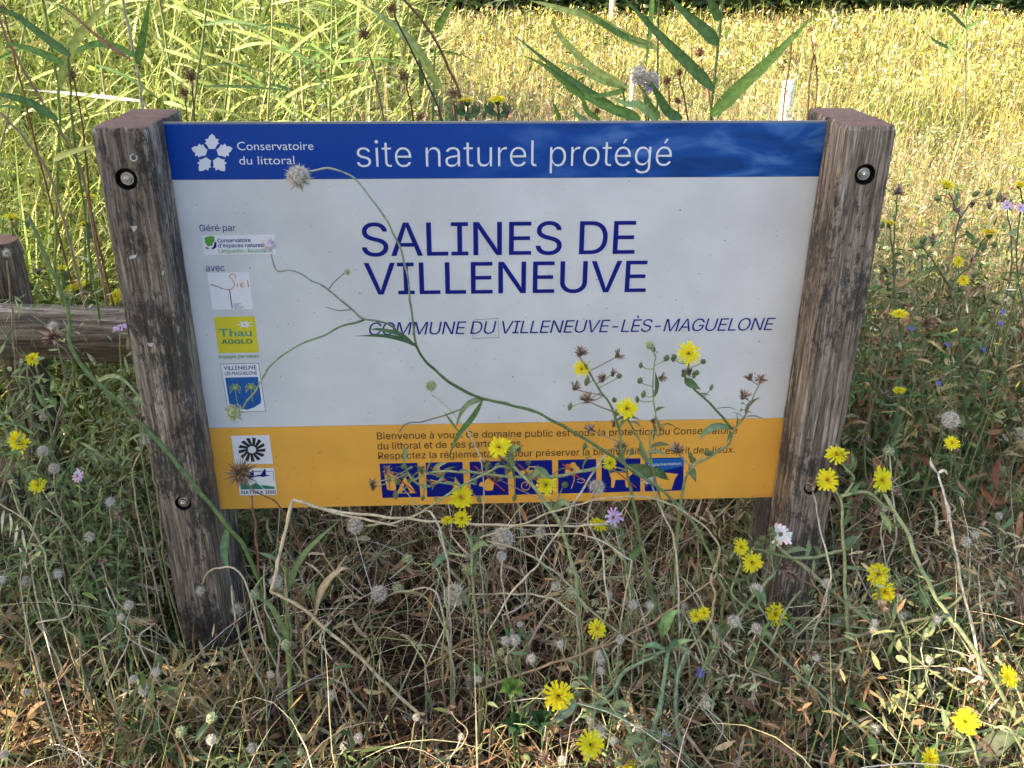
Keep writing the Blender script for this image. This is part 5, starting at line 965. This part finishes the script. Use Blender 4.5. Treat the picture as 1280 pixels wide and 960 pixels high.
for (u, v, r_, k, sd_, Y, lab) in [(1112, 279, 9, 'yellow', 1, .2, 'yellow flower touching the right edge of the right post'), (1124, 393, 11, 'yellow', 1, .15, 'yellow flower on a dark stem right of the post at mid height'), (1124, 488, 8, 'yellow', 1, .0, 'yellow flower right of the post level with the white panel'), (1190, 554, 9, 'yellow', 0, -.1, 'small yellow flower above the bleached upright stalk'), (1275, 231, 8, 'yellow', 1, .4, 'yellow flower at the right edge, upper'), (1232, 472, 6, 'yellow', 1, .2, 'tiny yellow flower right of the sign'),
    (1122, 240, 10, 'dry', 0, .3, 'grey withered head beside the top of the right post'), (1259, 257, 8, 'lilac', 0, .4, 'lilac flower at the right edge, left of two'), (1276, 260, 7, 'lilac', 0, .4, 'lilac flower at the right edge, right of two'), (1158, 402, 13, 'dry', 0, .2, 'brown spiky head among the blue flowers'), (1188, 525, 14, 'bristle', 0, .0, 'tan shaggy head right of the post'), (1198, 327, 7, 'yellow', 0, .5, 'pale yellow flower behind the branching plant'), (1204, 350, 7, 'yellow', 0, .5, 'pale yellow flower below its twin behind the branching plant'), (1095, 262, 6, 'dry', 0, .3, 'small dark head over the shoulder of the right post'), (1249, 645, 6, 'bristle', 0, -.1, 'small round brown head near the right edge')]:
    plant('wild_flower', lab, 'wild flower' if k in ('yellow', 'lilac') else 'seed head', 'flowers and seed heads right of the sign', [(f'{u+rnd.randint(-14,16)},{v+150} {u+rnd.randint(-6,10)},{v+70} {u},{v+5}', Y + .05, Y, 3.2, 2.4, (.16, .2, .10))], [(k, u, v, Y, r_, sd_)], [], 5, buds=2 if k == 'yellow' else 0)
for (u, v) in [(1254, 390), (1251, 404), (1230, 437), (1185, 431), (1139, 411), (1174, 479)]:
    plant('blue_flower', 'tiny blue flower on a thin stem in the shaded herbs right of the sign', 'wild flower', 'tiny blue flowers right of the sign', [(f'{u+4},{v+70} {u+2},{v+30} {u},{v+3}', .12, .1, 2, 1.6, GS)], [('blue', u, v, .1, 3.4)], [])
# brown thorny heads and stems above the board
TH = 'dead thorny heads above the board'
for (u, v, r_, Y, ln_, c, lab) in [(90, 93, 13, .25, '112,260 104,160 92,100', RBR, 'dark red thorny head at upper left beside the thick reed'), (239, 96, 14, .3, '250,260 245,160 240,105', (.3, .14, .08), 'reddish thorny head left of the emblem, upper of two'), (231, 116, 11, .3, '238,260 236,170 232,122', (.3, .14, .08), 'reddish thorny head left of the emblem, lower of two'), (455, 42, 13, .3, '500,300 480,150 460,60', (.34, .22, .14), 'dark thorny head above the title word site'), (490, 11, 12, .12, '600,300 553,150 520,75 494,20', (.13, .075, .05), 'dark thorny head at the top edge on a long dark slanting stalk'),
    (505, 95, 13, .2, '530,300 516,150 507,105', RBR, 'dark thorny head just above the word naturel'), (567, 117, 12, .2, '580,300 572,180 568,125', RBR, 'dark thorny head left of the reddish stalk'), (525, 146, 9, .15, '530,300 527,200 526,152', RBR, 'dark thorny head resting on the top edge of the board'), (874, 66, 12, .6, '905,300 890,140 876,75', (.34, .17, .09), 'reddish thorny head left of the tall reed culm'), (849, 91, 9, .5, '880,300 862,160 850,98', (.34, .17, .09), 'reddish thorny head below and left of the first'), (834, 101, 10, .5, '850,300 842,180 835,108', (.34, .17, .09), 'reddish thorny head closest to the mauve flower'), (847, 126, 9, .5, '860,300 852,200 848,134', (.34, .17, .09), 'reddish thorny head just above the board at right'),
    (746, 139, 8, .3, '760,300 752,200 747,146', RBR, 'small brown head peeping over the board among reed leaves'), (1013, 37, 6, .8, '1000,300 1020,120 1014,44', (.2, .12, .07), 'little dark head right of the big reed leaf, upper'), (1018, 56, 5, .8, '1000,300 1010,120 1018,62', (.2, .12, .07), 'little dark head right of the big reed leaf, lower'), (993, 26, 5, .8, '960,300 985,90 993,32', (.2, .12, .07), 'little dark head right of the big reed leaf, left one'), (4, 12, 10, .4, '60,240 30,120 6,20', RBR, 'brown thorny head in the upper left corner')]:
    plant('thistle', lab, 'thistle', TH, [(ln_, Y + .1, Y, 4, 2.6, c)], [('thorn', u, v, Y, r_)], [])
plant('thistle', 'fluffy mauve and brown double flower head among the reed leaves above the board', 'thistle', None, [('812,300 808,180 806,115', .35, .25, 4, 3, GS)], [('lilac', 797, 99, .25, 10), ('lilac', 813, 107, .25, 10), ('bristle', 799, 92, .24, 13), ('bristle', 815, 98, .24, 12)], [])
plant('red_stalk', 'long reddish brown curved stalk rising left of centre behind the board', 'dry stalk', None, [('600,300 590,170 583,145 570,105 552,65 530,28 500,-5', .35, .2, 5, 4, (.26, .11, .07))], [], [])
plant('red_stalk', 'long tan stalk slanting along the upper left corner', 'dry stalk', None, [('140,420 108,240 85,180 40,105 12,55 -10,0', .35, .2, 5, 4, (.42, .28, .18))], [], [])
plant('red_stalk', 'tan stalk running down to the left post from the left edge', 'dry stalk', None, [('110,400 70,240 40,185 0,140', .3, .2, 5, 4, (.44, .32, .2))], [], [])
plant('bleached_blade', 'bright bleached grass blade lying almost level above the left post', 'grass blade', None, [('200,260 185,140 172,126', .8, .7, 4, 3, PALE)], [], [('175,126 120,120 70,115 30,112', .7, .7, 5, (.80, .76, .62), 'reed')])
for (u, v, lab) in [(584, 126, 'flat yellow flower with green leaves behind the board, left of two'), (622, 125, 'flat yellow flower with green leaves behind the board, right of two')]:
    plant('oxtongue', lab, 'wild flower', HOX, [(f'{u+5},300 {u+3},200 {u},{v+6}', .3, .25, 4, 4, (.10, .18, .08))], [('yellow', u, v, .25, 12, 1), ('bud', u - 8, v + 8, .25, 9), ('bud', u + 9, v + 9, .25, 9)], [(f'{u+1},{v+20} {u-12},{v+12} {u-16},{v+4}', .27, .27, 8, (.07, .14, .06)), (f'{u+1},{v+22} {u+12},{v+14} {u+16},{v+4}', .27, .27, 8, (.07, .14, .06))], 8, buds=3)
# ------------------------------------------------------------------ reeds above the board, each with its own leaves
GR = (.14, .24, .05); GR2 = (.09, .16, .045); YG = (.38, .42, .11)
def reed(label, culm, leaves, Y, wd=4, c=(.17, .24, .08)): return plant('reed', label, 'reed', 'single reeds standing behind the board', [(culm, Y + .05, Y, wd, wd * .8, c)], [], [(l_[0], Y, Y + l_[3] if len(l_) > 3 else Y - .05, l_[1] * .76, l_[2], 'reed') for l_ in leaves])
reed('tall reed culm with broad dark leaves above the word protege', '886,320 889,200 889,150 893,100 899,50 905,-10', [('889,145 925,110 970,68 1019,18', 24, GR), ('897,55 880,38 860,20 832,-8', 22, GR2), ('899,25 890,8 882,-8', 16, GR2), ('892,112 860,80 820,40 775,-8', 20, GR2), ('891,118 898,120 904,126', 3, GS)], .35, 5)
reed('second reed left of the tall culm', '821,320 822,180 822,60 824,-10', [('816,-8 812,40 807,90', 9, GR), ('822,150 812,135 803,110', 20, GR), ('820,60 790,50 745,25 690,8 660,0', 15, YG), ('815,55 780,45 740,20 712,5', 10, GR)], .45, 4)
reed('reed with long leaves arching left to the board middle', '790,330 788,220 785,160 778,110', [('800,152 760,135 715,110 680,82 650,68', 13, GR), ('788,150 740,118 700,90 640,42', 14, GR2), ('785,110 740,85 700,45 690,20', 13, YG), ('780,110 750,100 720,85 690,75', 11, (.32, .4, .1)), ('783,112 760,118 725,120 700,105', 9, GR)], .4, 4)
reed('reed whose leaves spread low over the top edge of the board', '812,340 812,200 810,130', [('852,150 835,140 822,118 812,100', 18, GR2), ('800,150 780,140 745,128 720,105', 16, GR), ('820,150 800,132 783,130 760,120', 14, (.28, .38, .13)), ('750,150 735,140 728,125 720,120', 9, GR), ('700,150 696,140 690,125', 8, GR), ('735,150 722,145 715,130', 9, (.2, .3, .1))], .25, 4)
reed('pale reed leaf crossing above the title from the left', '560,330 555,220 548,120', [('548,110 520,60 490,30 452,4', 16, (.30, .36, .12)), ('552,108 530,80 505,48', 12, YG), ('528,107 526,90 524,70', 9, GR2)], .3, 4)
reed('reed with an upright leaf left of the title end', '540,330 538,200 545,60', [('545,40 556,20 570,-8', 15, GR), ('540,90 530,75 518,66', 9, GR2)], .4, 4)
reed('reed growing behind the left post with a green stem', '68,330 72,220 74,120 60,40 52,-10', [('74,110 90,60 120,20 150,-8', 17, YG), ('72,150 40,130 10,120 -10,118', 14, GR2), ('66,200 90,190 130,180', 12, YG)], .25, 5, (.28, .36, .10))
reed('tall pale culm rising from the left post', '190,330 178,137 172,90 160,30 152,-10', [('172,80 180,40 188,-8', 14, GR), ('170,70 130,55 100,62 75,80', 13, GR)], .5, 5, (.5, .46, .3))
reed('reed with broad leaves at the upper left corner', '110,300 90,150 85,60', [('88,70 60,50 20,20 -10,8', 14, GR2), ('165,76 130,52 95,22 72,-5', 6, (.30, .14, .08)), ('80,80 40,62 0,52', 13, GR)], .2, 4)
reed('far sparse reed with short leaves right of the right post', '1206,150 1207,80 1208,10', [('1207,35 1190,18 1178,5', 6, GR2), ('1207,38 1220,28 1230,18', 6, GR2), ('1185,60 1170,52 1160,44', 6, GR2), ('1186,55 1196,45 1206,42', 5, GR2), ('1207,22 1216,5 1222,-4', 5, GR2), ('1185,55 1190,68 1192,76', 5, GR2)], 1.6, 4, (.3, .32, .14))
for k, (u, Y) in enumerate([(30, .55), (120, .7), (205, .8), (255, .7), (290, 1.0), (340, .9), (375, 1.2), (415, 1.0)]):
    lv = []
    for j in range(7):
        v0 = -14 + j * 25 + rnd.randint(-8, 8); s_ = rnd.choice([-1, 1, 1, 1]); L_ = rnd.uniform(50, 130); g_ = rnd.uniform(-1.0, .9); ex_, ey_ = math.cos(g_) * s_, math.sin(g_); dr = rnd.uniform(.05, .35); ub = 0; lv.append((f'{u},{v0} {u+ex_*L_*.35:.0f},{v0+ey_*L_*.35:.0f} {u+ex_*L_*.7:.0f},{v0+(ey_*.7+dr*.4)*L_:.0f} {u+ex_*L_:.0f},{v0+(ey_+dr)*L_:.0f}', rnd.uniform(3.5, 7), rnd.choice([GR, YG, (.26, .34, .08), (.42, .44, .15), GR2])))
    DX = rnd.uniform(-60, 70); reed('sunlit reed in the dense stand at upper left, ' + ['first from the left edge', 'above the left post', 'right of the left post', 'over the white emblem', 'over the right edge of the emblem', 'above the word Conservatoire', 'just right of the word Conservatoire', 'between Conservatoire and the title'][k], f'{u-DX:.0f},300 {u-DX*.3:.0f},130 {u+DX*.15:.0f},-20', lv, Y, 4.5, rnd.choice([(.4, .38, .16), (.24, .3, .1)]))
# ------------------------------------------------------------------ stakes out in the meadow
def stake(u, vt, vb, Y, w, label, c):
    p = at(u, vt, Y); q = at(u, vb, Y); k = depth_px(p); root = empty('marker_stake', (p.x, Y, -.02), label, 'stake'); mb = MB(); r_ = w * k / 2
    mb.tube([Vector((0, 0, 0)), Vector((0, 0, p.z * .5)), Vector((0, 0, p.z - r_ * .3)), Vector((0, 0, p.z + .02))], r_, r_ * .93, c, 12, None, .1); mb.obj('shaft', M['dry'], root)
    mb = MB(); mb.blob((0, 0, p.z + .02), r_ * .92, r_ * .92, r_ * .5, tuple(x * .9 for x in c), 12, 6, .05); mb.obj('top', M['dry'], root)
stake(986, 104, 150, 2.3, 17, 'white painted stake in the meadow left of the right post', (.80, .78, .72))
stake(766, -6, 30, 14.0, 8, 'pale straw coloured stake at the top edge of the picture', (.62, .58, .36))
stake(792, 88, 140, 2.6, 7, 'pale thin stake behind the reed leaves', (.62, .6, .42))
